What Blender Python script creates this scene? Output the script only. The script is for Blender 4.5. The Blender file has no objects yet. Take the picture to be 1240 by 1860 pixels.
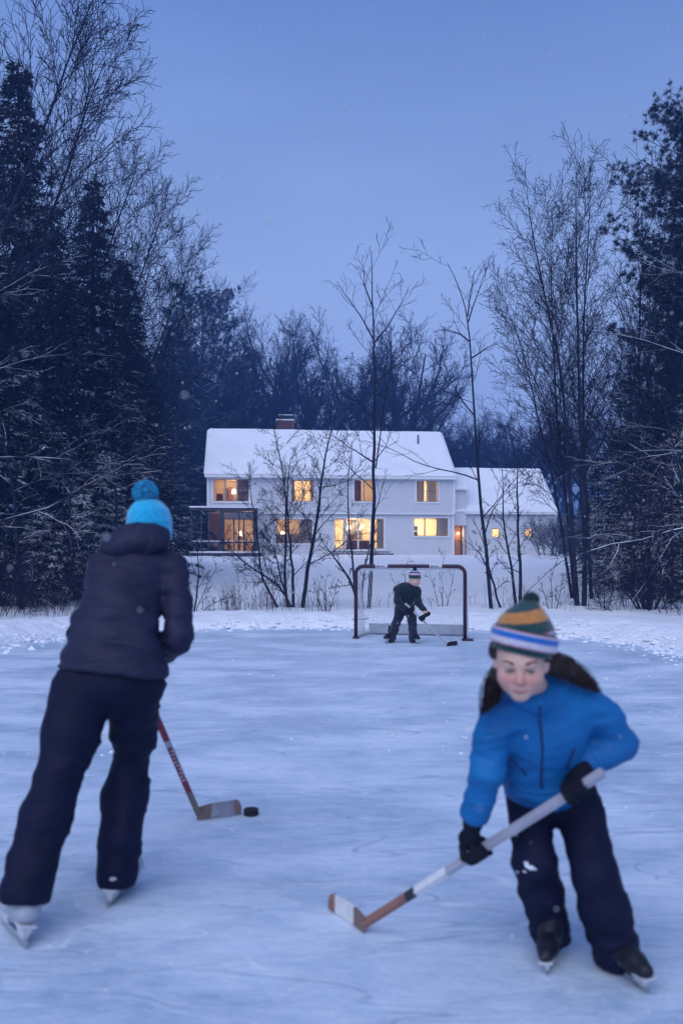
import bpy, math, random
import numpy as np
from mathutils import noise as mnoise, Vector

# ------------------------------------------------------------------ camera, sky, light, exposure
scene = bpy.context.scene
COL = scene.collection
F_PX, CX, HY, CAM_H = 1550.0, 620.0, 1016.0, 1.3      # focal length in photo pixels, principal column, horizon row, eye height

cam_data = bpy.data.cameras.new('camera')
cam_data.sensor_fit = 'VERTICAL'
cam_data.sensor_height = 36.0
cam_data.lens = F_PX / 1860.0 * 36.0
cam_data.shift_y = (HY - 930.0) / 1860.0
cam_data.clip_start = 0.05
cam_data.clip_end = 3000.0
cam_data.dof.use_dof = True
cam_data.dof.focus_distance = 19.0
cam_data.dof.aperture_fstop = 2.2
cam = bpy.data.objects.new('camera', cam_data)
cam.location = (0, 0, CAM_H)
cam.rotation_euler = (math.radians(90), 0, 0)
COL.objects.link(cam)
scene.camera = cam

SUN_EL, SUN_ROT = math.radians(4.0), math.radians(200.0)
world = bpy.data.worlds.new('World')
scene.world = world
world.use_nodes = True
nt = world.node_tree
nt.nodes.clear()
def N(tree, typ, **kw):
    n = tree.nodes.new(typ)
    for k, v in kw.items():
        setattr(n, k, v)
    return n
def ramp(tree, stops, interp='LINEAR'):
    r = N(tree, 'ShaderNodeValToRGB')
    r.color_ramp.interpolation = interp
    els = r.color_ramp.elements
    while len(els) < len(stops):
        els.new(0.5)
    for e, (p, c) in zip(els, stops):
        e.position = p
        e.color = (c[0], c[1], c[2], 1) if not isinstance(c, (int, float)) else (c, c, c, 1)
    return r
w_out = N(nt, 'ShaderNodeOutputWorld')
w_bg = N(nt, 'ShaderNodeBackground')
w_sky = N(nt, 'ShaderNodeTexSky', sky_type='NISHITA', sun_disc=False)
w_sky.sun_elevation = SUN_EL
w_sky.sun_rotation = SUN_ROT
w_sky.ozone_density = 4.0
w_co = N(nt, 'ShaderNodeTexCoord')
w_sep = N(nt, 'ShaderNodeSeparateXYZ')
w_abs = N(nt, 'ShaderNodeMath', operation='ABSOLUTE')
# dusk overcast: the same blue cloud deck all the way round, a little paler towards the horizon
w_deck = ramp(nt, [(0.0, (0.255, 0.34, 0.58)), (0.28, (0.222, 0.312, 0.55)), (0.38, (0.182, 0.270, 0.50)), (0.54, (0.098, 0.168, 0.375)), (1.0, (0.068, 0.126, 0.31))])
w_map = N(nt, 'ShaderNodeMapping')
w_map.inputs['Scale'].default_value = (1.2, 1.2, 5.0)
w_noise = N(nt, 'ShaderNodeTexNoise')
w_noise.inputs['Scale'].default_value = 1.25
w_noise.inputs['Detail'].default_value = 4.0
w_nr = N(nt, 'ShaderNodeMapRange')
w_nr.inputs['From Min'].default_value = 0.3
w_nr.inputs['From Max'].default_value = 0.7
w_nr.inputs['To Min'].default_value = 0.90
w_nr.inputs['To Max'].default_value = 1.13
w_mul = N(nt, 'ShaderNodeMix', data_type='RGBA', blend_type='MULTIPLY')
w_mul.inputs[0].default_value = 1.0
w_skym = N(nt, 'ShaderNodeMix', data_type='RGBA', blend_type='MULTIPLY')
w_skym.inputs[0].default_value = 1.0
w_skym.inputs[7].default_value = (0.05, 0.07, 0.11, 1)
w_mix = N(nt, 'ShaderNodeMix', data_type='RGBA')
w_mix.inputs[0].default_value = 0.92
L = nt.links.new
L(w_co.outputs['Generated'], w_sep.inputs[0]); L(w_sep.outputs['Z'], w_abs.inputs[0]); L(w_abs.outputs[0], w_deck.inputs[0])
L(w_co.outputs['Generated'], w_map.inputs[0]); L(w_map.outputs[0], w_noise.inputs['Vector'])
L(w_noise.outputs['Fac'], w_nr.inputs['Value'])
L(w_deck.outputs[0], w_mul.inputs[6]); L(w_nr.outputs[0], w_mul.inputs[7])
L(w_sky.outputs[0], w_skym.inputs[6])
L(w_skym.outputs[2], w_mix.inputs[6]); L(w_mul.outputs[2], w_mix.inputs[7])
L(w_mix.outputs[2], w_bg.inputs['Color']); L(w_bg.outputs[0], w_out.inputs['Surface'])
w_bg.inputs['Strength'].default_value = 1.0
world.cycles.sampling_method = 'AUTOMATIC'

sun_data = bpy.data.lights.new('sun', 'SUN')
sun_data.energy = 1.5
sun_data.angle = math.radians(70)
sun_data.color = (0.86, 0.88, 1.0)
sun = bpy.data.objects.new('sun', sun_data)
sun.rotation_euler = (math.radians(48), 0, math.radians(-20))
COL.objects.link(sun)

scene.view_settings.view_transform = 'Standard'
scene.view_settings.look = 'None'
scene.view_settings.exposure = 0.80
scene.view_settings.gamma = 1.0
scene.view_settings.use_curve_mapping = False
scene.render.engine = 'CYCLES'
scene.cycles.use_denoising = True
scene.cycles.denoiser = 'OPENIMAGEDENOISE'
scene.cycles.denoising_input_passes = 'RGB_ALBEDO_NORMAL'
scene.cycles.max_bounces = 6
scene.cycles.diffuse_bounces = 3
scene.cycles.glossy_bounces = 3
scene.cycles.transparent_max_bounces = 10
scene.cycles.volume_bounces = 0
scene.cycles.caustics_reflective = False
scene.cycles.caustics_refractive = False

# ------------------------------------------------------------------ helpers
def at(px, py, d):
    """photo pixel + distance along the view axis -> world point"""
    return np.array([(px - CX) / F_PX * d, d, CAM_H - (py - HY) / F_PX * d])

def mesh_from(name, V, faces):
    """V (n,3); faces: one (m,3|4) array or a list of them"""
    me = bpy.data.meshes.new(name)
    V = np.asarray(V, dtype=np.float32)
    if not isinstance(faces, (list, tuple)):
        faces = [faces]
    faces = [np.asarray(f, dtype=np.int32) for f in faces if len(f)]
    me.vertices.add(len(V)); me.vertices.foreach_set('co', V.ravel())
    nl = sum(f.size for f in faces); npol = sum(len(f) for f in faces)
    me.loops.add(nl); me.polygons.add(npol)
    me.loops.foreach_set('vertex_index', np.concatenate([f.ravel() for f in faces]))
    tot = np.concatenate([np.full(len(f), f.shape[1], np.int32) for f in faces])
    start = np.concatenate([[0], np.cumsum(tot)[:-1]]).astype(np.int32)
    me.polygons.foreach_set('loop_start', start)
    me.polygons.foreach_set('loop_total', tot)
    me.polygons.foreach_set('use_smooth', np.zeros(npol, dtype=bool))
    me.update(calc_edges=True)
    return me

def smooth(me):
    me.polygons.foreach_set('use_smooth', np.ones(len(me.polygons), dtype=bool))
    return me

def tag(o, label=None, category=None, group=None, kind=None):
    if label: o['label'] = label
    if category: o['category'] = category
    if group: o['group'] = group
    if kind: o['kind'] = kind
    return o

def link(name, me, mat=None, parent=None, loc=None):
    o = bpy.data.objects.new(name, me)
    COL.objects.link(o)
    if mat is not None and len(me.materials) == 0:
        me.materials.append(mat)
    if parent is not None:
        o.parent = parent
    if loc is not None:
        o.location = loc
    return o

def empty(name, loc=(0, 0, 0), rz=0.0, parent=None):
    o = bpy.data.objects.new(name, None)
    o.empty_display_size = 0.2
    o.location = loc
    o.rotation_euler = (0, 0, rz)
    COL.objects.link(o)
    if parent is not None:
        o.parent = parent
    return o

class MB:
    """collects boxes, slabs and tubes into one mesh"""
    def __init__(self):
        self.v, self.q, self.t, self.n = [], [], [], 0
    def add(self, V, quads=(), tris=()):
        V = np.asarray(V, float).reshape(-1, 3)
        if len(quads): self.q.append(np.asarray(quads, int).reshape(-1, 4) + self.n)
        if len(tris): self.t.append(np.asarray(tris, int).reshape(-1, 3) + self.n)
        self.v.append(V); self.n += len(V)
        return self
    def hexa(self, P):
        """8 corners: bottom ring 0-3, top ring 4-7"""
        return self.add(P, [(0, 3, 2, 1), (4, 5, 6, 7), (0, 1, 5, 4), (1, 2, 6, 5), (2, 3, 7, 6), (3, 0, 4, 7)])
    def box(self, x0, x1, y0, y1, z0, z1):
        return self.hexa([(x0, y0, z0), (x1, y0, z0), (x1, y1, z0), (x0, y1, z0), (x0, y0, z1), (x1, y0, z1), (x1, y1, z1), (x0, y1, z1)])
    def tube(self, pts, rad, sides=8, cap=True):
        pts = np.asarray(pts, float); n = len(pts)
        rad = np.full(n, rad) if np.isscalar(rad) else np.asarray(rad, float)
        V, Q = tube_batch(pts[None], rad[None], sides)
        tris = []
        if cap:
            for base, rev in ((0, True), ((n - 1) * sides, False)):
                for k in range(1, sides - 1):
                    tr = (base, base + k, base + k + 1)
                    tris.append(tr[::-1] if rev else tr)
        return self.add(V, Q, tris)
    def mesh(self, name):
        fs = []
        if self.q: fs.append(np.concatenate(self.q))
        if self.t: fs.append(np.concatenate(self.t))
        return mesh_from(name, np.concatenate(self.v), fs)
    def build(self, name, mat, parent=None, shade=False, loc=None):
        me = self.mesh(name)
        if shade: smooth(me)
        return link(name, me, mat, parent, loc)

def tube_batch(P, R, sides):
    """P (B,n,3), R (B,n) -> verts (B*n*sides,3), quads"""
    B, n, _ = P.shape
    T = np.empty_like(P)
    T[:, 1:-1] = P[:, 2:] - P[:, :-2]
    T[:, 0] = P[:, 1] - P[:, 0]
    T[:, -1] = P[:, -1] - P[:, -2]
    T /= np.linalg.norm(T, axis=2, keepdims=True) + 1e-12
    first = T[:, 0]
    ref = np.where((np.abs(first[:, 2]) > 0.8)[:, None], np.array([[1.0, 0, 0]]), np.array([[0, 0, 1.0]]))
    U = np.empty_like(P)
    u = np.cross(ref, first); u /= np.linalg.norm(u, axis=1, keepdims=True) + 1e-12
    for k in range(n):                      # carry the ring along the line without twisting
        u = u - (u * T[:, k]).sum(1, keepdims=True) * T[:, k]
        u /= np.linalg.norm(u, axis=1, keepdims=True) + 1e-12
        U[:, k] = u
    W = np.cross(T, U)
    a = np.arange(sides) * 2 * math.pi / sides
    ring = U[:, :, None] * np.cos(a)[None, None, :, None] + W[:, :, None] * np.sin(a)[None, None, :, None]
    V = (P[:, :, None] + ring * R[:, :, None, None]).reshape(-1, 3)
    i = np.arange(n - 1)[:, None] * sides + np.arange(sides)[None]
    j = np.arange(n - 1)[:, None] * sides + (np.arange(sides)[None] + 1) % sides
    q = np.stack([i, j, j + sides, i + sides], -1).reshape(-1, 4)
    Q = (q[None] + (np.arange(B) * n * sides)[:, None, None]).reshape(-1, 4)
    return V, Q

def tubes_mesh(name, polys):
    """polys: list of (pts, radii, sides) -> one mesh"""
    groups = {}
    for pts, rad, s in polys:
        groups.setdefault((len(pts), s), []).append((pts, rad))
    Vs, Qs, n = [], [], 0
    for (npt, s), items in groups.items():
        P = np.array([i[0] for i in items], float); R = np.array([i[1] for i in items], float)
        V, Q = tube_batch(P, R, s)
        Vs.append(V); Qs.append(Q + n); n += len(V)
    return smooth(mesh_from(name, np.concatenate(Vs), np.concatenate(Qs)))

# ------------------------------------------------------------------ materials
MATS = {}
def principled(name, color, rough=0.7, spec=0.3, metal=0.0, sheen=0.0):
    m = bpy.data.materials.new(name)
    m.use_nodes = True
    b = m.node_tree.nodes['Principled BSDF']
    b.inputs['Base Color'].default_value = (*color, 1)
    b.inputs['Roughness'].default_value = rough
    b.inputs['Specular IOR Level'].default_value = spec
    b.inputs['Metallic'].default_value = metal
    if sheen:
        b.inputs['Sheen Weight'].default_value = sheen
    MATS[name] = m
    return m

def noise_fac(t, scale, detail=4, lo=0.35, hi=0.65, vec=None, stretch=None, rot=None, rough=0.5):
    co = N(t, 'ShaderNodeTexCoord')
    mp = N(t, 'ShaderNodeMapping')
    if stretch: mp.inputs['Scale'].default_value = stretch
    if rot: mp.inputs['Rotation'].default_value = rot
    no = N(t, 'ShaderNodeTexNoise')
    no.inputs['Scale'].default_value = scale
    no.inputs['Detail'].default_value = detail
    no.inputs['Roughness'].default_value = rough
    mr = N(t, 'ShaderNodeMapRange')
    mr.inputs['From Min'].default_value = lo
    mr.inputs['From Max'].default_value = hi
    t.links.new(co.outputs['Object'], mp.inputs[0]); t.links.new(mp.outputs[0], no.inputs['Vector']); t.links.new(no.outputs['Fac'], mr.inputs['Value'])
    return mr.outputs[0]

def mixcol(t, fac, a, b, blend='MIX'):
    m = N(t, 'ShaderNodeMix', data_type='RGBA', blend_type=blend)
    if isinstance(fac, (int, float)): m.inputs[0].default_value = fac
    else: t.links.new(fac, m.inputs[0])
    for s, v in ((6, a), (7, b)):
        if isinstance(v, tuple): m.inputs[s].default_value = (*v, 1)
        else: t.links.new(v, m.inputs[s])
    return m.outputs[2]

def add_bump(m, fac, strength, dist=0.02):
    t = m.node_tree
    b = t.nodes['Principled BSDF']
    bp = N(t, 'ShaderNodeBump')
    bp.inputs['Strength'].default_value = strength
    bp.inputs['Distance'].default_value = dist
    t.links.new(fac, bp.inputs['Height'])
    prev = b.inputs['Normal'].links
    if prev: t.links.new(prev[0].from_socket, bp.inputs['Normal'])
    t.links.new(bp.outputs[0], b.inputs['Normal'])

def two_tone(name, c1, c2, scale, rough=0.8, spec=0.2, stretch=None, bump=0.0, bdist=0.02, detail=5, sheen=0.0, lo=0.35, hi=0.65):
    m = principled(name, c1, rough, spec, sheen=sheen)
    t = m.node_tree
    f = noise_fac(t, scale, detail, lo, hi, stretch=stretch)
    t.links.new(mixcol(t, f, c1, c2), t.nodes['Principled BSDF'].inputs['Base Color'])
    if bump: add_bump(m, f, bump, bdist)
    return m

SNOW = (0.80, 0.83, 0.88)
def snow_on_top(m, base_socket, lo, hi, scale, amount_lo=0.42, amount_hi=0.6):
    """settled snow on the upward faces of a material"""
    t = m.node_tree
    g = N(t, 'ShaderNodeNewGeometry')
    s = N(t, 'ShaderNodeSeparateXYZ')
    t.links.new(g.outputs['Normal'], s.inputs[0])
    mr = N(t, 'ShaderNodeMapRange')
    mr.inputs['From Min'].default_value = lo
    mr.inputs['From Max'].default_value = hi
    t.links.new(s.outputs['Z'], mr.inputs['Value'])
    nf = noise_fac(t, scale, 3, amount_lo, amount_hi)
    mu = N(t, 'ShaderNodeMath', operation='MULTIPLY')
    t.links.new(mr.outputs[0], mu.inputs[0]); t.links.new(nf, mu.inputs[1])
    t.links.new(mixcol(t, mu.outputs[0], base_socket, SNOW), t.nodes['Principled BSDF'].inputs['Base Color'])

m_snow = principled('snow', SNOW, 0.75, 0.25)
t = m_snow.node_tree
t.links.new(mixcol(t, noise_fac(t, 0.7, 5), (0.78, 0.81, 0.865), (0.83, 0.855, 0.895)), t.nodes['Principled BSDF'].inputs['Base Color'])
add_bump(m_snow, noise_fac(t, 9.0, 6, 0.2, 0.8), 0.35, 0.05)
add_bump(m_snow, noise_fac(t, 70.0, 3, 0.2, 0.8), 0.25, 0.008)

m_bark = two_tone('bark', (0.010, 0.013, 0.028), (0.026, 0.029, 0.050), 9.0, 0.9, 0.1, stretch=(1, 1, 0.25), bump=0.4)
m_bark_snowy = principled('bark_snowy', (0.05, 0.045, 0.045), 0.9, 0.1)
snow_on_top(m_bark_snowy, mixcol(m_bark_snowy.node_tree, noise_fac(m_bark_snowy.node_tree, 8.0), (0.010, 0.013, 0.028), (0.026, 0.029, 0.050)), 0.35, 0.8, 1.6, 0.40, 0.55)
m_twig = principled('twig', (0.016, 0.018, 0.036), 0.9, 0.1)
m_bud = principled('dry_leaf', (0.05, 0.034, 0.026), 0.9, 0.1)
m_straw = two_tone('dry_stem', (0.06, 0.048, 0.05), (0.10, 0.08, 0.075), 3.0, 0.9, 0.1)
m_spruce = principled('spruce_needle', (0.02, 0.03, 0.03), 0.8, 0.15)
snow_on_top(m_spruce, mixcol(m_spruce.node_tree, noise_fac(m_spruce.node_tree, 3.0), (0.004, 0.010, 0.020), (0.011, 0.021, 0.034)), 0.35, 0.85, 1.3, 0.49, 0.60)
m_spruce_snowy = principled('spruce_needle_snowy', (0.02, 0.03, 0.03), 0.8, 0.15)
snow_on_top(m_spruce_snowy, mixcol(m_spruce_snowy.node_tree, noise_fac(m_spruce_snowy.node_tree, 3.0), (0.004, 0.010, 0.020), (0.011, 0.021, 0.034)), 0.1, 0.55, 1.5, 0.33, 0.48)
m_pine = principled('pine_needle', (0.02, 0.03, 0.03), 0.8, 0.15)
snow_on_top(m_pine, mixcol(m_pine.node_tree, noise_fac(m_pine.node_tree, 3.0), (0.005, 0.012, 0.024), (0.013, 0.025, 0.042)), 0.45, 0.95, 1.1, 0.53, 0.66)

# ice of the rink: scoured ice, dusted snow, skate scratches
m_ice = principled('ice', (0.6, 0.66, 0.72), 0.35, 0.4)
t = m_ice.node_tree
b = t.nodes['Principled BSDF']
dust = noise_fac(t, 1.1, 7, 0.40, 0.62, stretch=(0.75, 1.15, 1), rough=0.66)
ripple = noise_fac(t, 6.5, 8, 0.35, 0.65, stretch=(1.0, 1.7, 1), rough=0.7)
col = mixcol(t, dust, (0.36, 0.50, 0.66), (0.66, 0.77, 0.89))
rp = N(t, 'ShaderNodeMath', operation='MULTIPLY'); rp.inputs[1].default_value = 0.45
t.links.new(ripple, rp.inputs[0])
col = mixcol(t, rp.outputs[0], col, (0.74, 0.80, 0.88))
def scratch(scale, stretch, rot, width, mscale, warp):
    co = N(t, 'ShaderNodeTexCoord'); mp = N(t, 'ShaderNodeMapping')
    mp.inputs['Scale'].default_value = stretch; mp.inputs['Rotation'].default_value = (0, 0, math.radians(rot)); mp.inputs['Location'].default_value = (rot * 0.37, warp * 3, 0)
    no = N(t, 'ShaderNodeTexNoise'); no.inputs['Scale'].default_value = scale; no.inputs['Detail'].default_value = 0.6; no.inputs['Distortion'].default_value = warp
    sb = N(t, 'ShaderNodeMath', operation='SUBTRACT'); sb.inputs[1].default_value = 0.5
    ab = N(t, 'ShaderNodeMath', operation='ABSOLUTE')
    mr = N(t, 'ShaderNodeMapRange'); mr.inputs['From Min'].default_value = width; mr.inputs['From Max'].default_value = 0.0
    t.links.new(co.outputs['Object'], mp.inputs[0]); t.links.new(mp.outputs[0], no.inputs['Vector']); t.links.new(no.outputs['Fac'], sb.inputs[0]); t.links.new(sb.outputs[0], ab.inputs[0]); t.links.new(ab.outputs[0], mr.inputs['Value'])
    mk = noise_fac(t, mscale, 2, 0.45, 0.60)
    mu = N(t, 'ShaderNodeMath', operation='MULTIPLY')
    t.links.new(mr.outputs[0], mu.inputs[0]); t.links.new(mk, mu.inputs[1])
    return mu.outputs[0]
s_all = None
for args in ((1.3, (0.30, 2.4, 1), 14, 0.0075, 0.8, 0.4), (1.5, (0.26, 2.8, 1), -24, 0.0070, 0.7, 0.3), (1.2, (0.5, 1.8, 1), 52, 0.0060, 1.0, 0.5), (2.1, (0.3, 2.2, 1), 4, 0.0085, 0.9, 0.6), (1.7, (0.35, 2.0, 1), -60, 0.0060, 1.1, 0.4), (2.6, (0.25, 2.6, 1), 30, 0.0080, 1.2, 0.5)):
    s = scratch(*args)
    if s_all is None: s_all = s
    else:
        mx = N(t, 'ShaderNodeMath', operation='MAXIMUM'); t.links.new(s_all, mx.inputs[0]); t.links.new(s, mx.inputs[1]); s_all = mx.outputs[0]
sc_f = N(t, 'ShaderNodeMath', operation='MULTIPLY'); sc_f.inputs[1].default_value = 0.5
t.links.new(s_all, sc_f.inputs[0])
col = mixcol(t, sc_f.outputs[0], col, (0.15, 0.24, 0.36))
w_all = None                                            # older cuts packed with white snow
for args in ((1.9, (0.3, 2.3, 1), 22, 0.0075, 0.9, 0.5), (1.6, (0.28, 2.6, 1), -12, 0.0075, 0.8, 0.3), (2.3, (0.4, 2.0, 1), -40, 0.0070, 1.3, 0.5)):
    s = scratch(*args)
    if w_all is None: w_all = s
    else:
        mx = N(t, 'ShaderNodeMath', operation='MAXIMUM'); t.links.new(w_all, mx.inputs[0]); t.links.new(s, mx.inputs[1]); w_all = mx.outputs[0]
col = mixcol(t, w_all, col, (0.82, 0.86, 0.91))
grain = noise_fac(t, 38.0, 4, 0.55, 0.72, stretch=(0.7, 1.3, 1), rough=0.7)
gm = N(t, 'ShaderNodeMath', operation='MULTIPLY'); gm.inputs[1].default_value = 0.55
t.links.new(grain, gm.inputs[0])
col = mixcol(t, gm.outputs[0], col, (0.80, 0.84, 0.90))
t.links.new(col, b.inputs['Base Color'])
rr = N(t, 'ShaderNodeMapRange'); rr.inputs['To Min'].default_value = 0.40; rr.inputs['To Max'].default_value = 0.72
t.links.new(dust, rr.inputs['Value']); t.links.new(rr.outputs[0], b.inputs['Roughness'])
add_bump(m_ice, ripple, 0.35, 0.02)
add_bump(m_ice, dust, 0.25, 0.02)
inv = N(t, 'ShaderNodeMath', operation='SUBTRACT'); inv.inputs[0].default_value = 1.0; t.links.new(s_all, inv.inputs[1])
add_bump(m_ice, inv.outputs[0], 0.5, 0.006)
# ------------------------------------------------------------------ the ground and the rink
RX, RY, RA, RB = -0.25, 4.0, 5.15, 12.1        # rink: a rounded rectangle swept clear on the pond
def rink_d(x, y):
    """about metres outside the rink's edge (negative inside)"""
    u, v = np.abs((x - RX) / RA), np.abs((y - RY) / RB)
    r = (u ** 4 + v ** 4) ** 0.25
    gx = np.where(r > 1e-6, (u / np.maximum(r, 1e-6)) ** 3 / RA, 0); gy = np.where(r > 1e-6, (v / np.maximum(r, 1e-6)) ** 3 / RB, 0)
    return (r - 1) / np.maximum(np.hypot(gx, gy), 1e-6)

def sstep(a, b, x):
    t_ = np.clip((x - a) / (b - a), 0, 1)
    return t_ * t_ * (3 - 2 * t_)

def vnoise(x, y, s, seed=0.0):
    """cheap smooth value noise, vectorised"""
    def h(i, j):
        k = np.sin(i * 127.1 + j * 311.7 + seed * 74.7) * 43758.5453
        return k - np.floor(k)
    X, Y = x / s, y / s
    i, j = np.floor(X), np.floor(Y); fx, fy = X - i, Y - j
    fx = fx * fx * (3 - 2 * fx); fy = fy * fy * (3 - 2 * fy)
    return (h(i, j) * (1 - fx) + h(i + 1, j) * fx) * (1 - fy) + (h(i, j + 1) * (1 - fx) + h(i + 1, j + 1) * fx) * fy - 0.5

def ground_z(x, y):
    x = np.asarray(x, float); y = np.asarray(y, float)
    d = rink_d(x, y)
    wob = 0.35 * vnoise(x, y, 1.6, 3) + 0.2 * vnoise(x, y, 0.6, 5)
    dd = d + wob * 0.6
    z = 0.13 * sstep(-0.05, 0.30, dd) + 0.10 * sstep(0.2, 0.7, dd) * (1 - 0.6 * sstep(1.0, 2.0, dd))
    z += sstep(0.0, 0.4, dd) * (1 - 0.6 * sstep(1.2, 2.6, dd)) * (0.08 * vnoise(x, y, 0.55, 1) + 0.045 * vnoise(x, y, 0.22, 2) + 0.025 * vnoise(x, y, 0.10, 4))
    rise = 0.0345 * np.clip(y - 17.5, 0, 43) + 0.012 * np.clip(y - 75, 0, 150)
    rise += 0.03 * np.clip(np.abs(x) - 7, 0, 30) * sstep(5, 14, np.abs(x)) * (1 - sstep(45, 60, y))
    z += rise * sstep(0.0, 1.0, d)
    z += sstep(0.8, 2.5, d) * (0.10 * vnoise(x, y, 3.1, 7) + 0.05 * vnoise(x, y, 1.1, 8))
    return np.where(dd < 0.02, -0.06, z)

def axis(pieces):
    out = []
    for a, b_, s in pieces:
        out.append(np.arange(a, b_, s))
    return np.unique(np.round(np.concatenate(out + [np.array([pieces[-1][1]])]), 4))
gx = axis([(-600, -200, 50), (-200, -40, 10), (-40, -14, 1.0), (-14, -7, 0.25), (-7, 7, 0.065), (7, 14, 0.25), (14, 40, 1.0), (40, 200, 10), (200, 600, 50)])
gy = axis([(-210, -30, 30), (-30, 7, 1.0), (7, 9.5, 0.15), (9.5, 19, 0.06), (19, 26, 0.16), (26, 40, 0.4), (40, 100, 1.5), (100, 300, 20), (300, 700, 50)])
GX, GY = np.meshgrid(gx, gy, indexing='xy')
GZ = ground_z(GX, GY)
V = np.stack([GX, GY, GZ], -1).reshape(-1, 3)
nx, ny = len(gx), len(gy)
i = (np.arange(ny - 1)[:, None] * nx + np.arange(nx - 1)[None]).ravel()
me = smooth(mesh_from('snow_ground', V, np.stack([i, i + 1, i + nx + 1, i + nx], -1)))
tag(link('snow_ground', me, m_snow), 'snow covered ground rising from the rink to the house', kind='structure')

# the ice sheet, reaching a little under the bank
th = np.linspace(0, 2 * math.pi, 121)[:-1]
c, s = np.cos(th), np.sin(th)
ex = RX + (RA + 0.5) * np.sign(c) * np.abs(c) ** 0.5
ey = RY + (RB + 0.5) * np.sign(s) * np.abs(s) ** 0.5
V = np.concatenate([[[RX, RY, 0]], np.stack([ex, ey, np.zeros(120)], -1)])
k = np.arange(120)
me = mesh_from('rink_ice', V, np.stack([np.zeros(120, int), 1 + k, 1 + (k + 1) % 120], -1))
tag(link('rink_ice', me, m_ice), 'scratched blue ice of the outdoor rink', kind='structure')

# crumbs of scraped snow on the ice and along the foot of the bank
rng = np.random.default_rng(5)
OCT = np.array([[1, 0, 0], [0, 1, 0], [-1, 0, 0], [0, -1, 0], [0, 0, 1], [0, 0, -0.4]], float)
OF = np.array([[0, 1, 4], [1, 2, 4], [2, 3, 4], [3, 0, 4], [1, 0, 5], [2, 1, 5], [3, 2, 5], [0, 3, 5]])
pts = []
for n_, (ylo, yhi), sz in ((420, (1.6, 4.5), 0.0055), (900, (4.5, 12), 0.010)):
    x = rng.uniform(-5, 5, n_ * 3); y = rng.uniform(ylo, yhi, n_ * 3)
    keep = (vnoise(x, y, 0.9, 11) + 0.6 * vnoise(x, y, 0.3, 12) > 0.12) & (rink_d(x, y) < 0)
    x, y = x[keep], y[keep]
    pts.append(np.stack([x, y, np.zeros(len(x)), sz * rng.lognormal(-0.5, 0.55, len(x))], -1))
x = rng.uniform(-6, 6, 60000); y = rng.uniform(9, 17, 60000)
d = rink_d(x, y)
keep = (d > -0.7) & (d < 0.5) & (rng.random(60000) < np.exp(-np.abs(d - 0.0) / 0.22) * 0.6)
x, y = x[keep], y[keep]
pts.append(np.stack([x, y, np.maximum(ground_z(x, y), 0), 0.035 * rng.lognormal(-0.6, 0.6, len(x))], -1))
pts = np.concatenate(pts)
r = rng.uniform(0.6, 1.3, (len(pts), 6, 1)) * pts[:, 3][:, None, None]
a = rng.uniform(0, 6.28, len(pts))
R = np.stack([np.stack([np.cos(a), -np.sin(a), 0 * a], -1), np.stack([np.sin(a), np.cos(a), 0 * a], -1), np.stack([0 * a, 0 * a, 0 * a + 0.6], -1)], 1)
V = np.einsum('bij,kj->bki', R, OCT) * r + pts[:, None, :3]
me = mesh_from('snow_crumbs', V.reshape(-1, 3), (OF[None] + (np.arange(len(pts)) * 6)[:, None, None]).reshape(-1, 3))
tag(link('snow_crumbs', me, m_snow), 'loose crumbs of scraped snow lying on the ice', 'snow', kind='stuff')
# ------------------------------------------------------------------ the house
H_D, H_YAW = 60.0, math.radians(6.0)
H_O = np.array([(600 - CX) / F_PX * H_D, H_D, 1.56])
H_U = np.array([math.cos(H_YAW), math.sin(H_YAW), 0.0])
H_IN = np.array([-math.sin(H_YAW), math.cos(H_YAW), 0.0])
CAMP = np.array([0, 0, CAM_H])
def hp(px, py, depth=0.0):
    """photo pixel on the plane `depth` metres behind the facade -> (x along the facade, z above the base)"""
    r_ = np.array([(px - CX) / F_PX, 1.0, (HY - py) / F_PX])
    k_ = (depth - np.dot(CAMP - H_O, H_IN)) / np.dot(r_, H_IN)
    p = CAMP + r_ * k_ - H_O
    return float(np.dot(p, H_U)), float(p[2])
hx = lambda px, d=0.0: hp(px, 900, d)[0]
hz = lambda py, d=0.0: hp(600, py, d)[1]

m_siding = two_tone('white_clapboard', (0.60, 0.62, 0.66), (0.66, 0.68, 0.71), 2.5, 0.55, 0.3, stretch=(0.4, 1, 3))
m_trim = two_tone('white_trim', (0.76, 0.77, 0.79), (0.82, 0.82, 0.83), 4, 0.5, 0.3)
m_dark = two_tone('dark_bronze', (0.030, 0.030, 0.034), (0.05, 0.048, 0.05), 5, 0.6, 0.3)
m_frame = two_tone('window_frame_wood', (0.33, 0.24, 0.17), (0.42, 0.32, 0.23), 6, 0.5, 0.3)
m_cedar = two_tone('cedar_boards', (0.30, 0.13, 0.07), (0.42, 0.20, 0.11), 5, 0.6, 0.25, stretch=(3, 1, 0.3))
m_doorw = two_tone('oiled_door_wood', (0.42, 0.19, 0.08), (0.55, 0.28, 0.13), 5, 0.5, 0.3, stretch=(4, 1, 0.4))
m_cream = two_tone('cream_plaster', (0.72, 0.60, 0.45), (0.78, 0.66, 0.50), 2, 0.8, 0.1)
m_warm = two_tone('ochre_plaster', (0.64, 0.50, 0.35), (0.72, 0.57, 0.41), 2, 0.8, 0.1)
m_floorw = two_tone('oak_floor', (0.30, 0.18, 0.10), (0.42, 0.27, 0.15), 4, 0.5, 0.3, stretch=(0.5, 6, 1))
m_cabinet = two_tone('walnut', (0.16, 0.06, 0.035), (0.24, 0.10, 0.055), 4, 0.5, 0.3, stretch=(3, 3, 0.4))
m_white_paint = two_tone('white_cabinet', (0.74, 0.70, 0.62), (0.80, 0.76, 0.68), 3, 0.5, 0.3)
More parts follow.
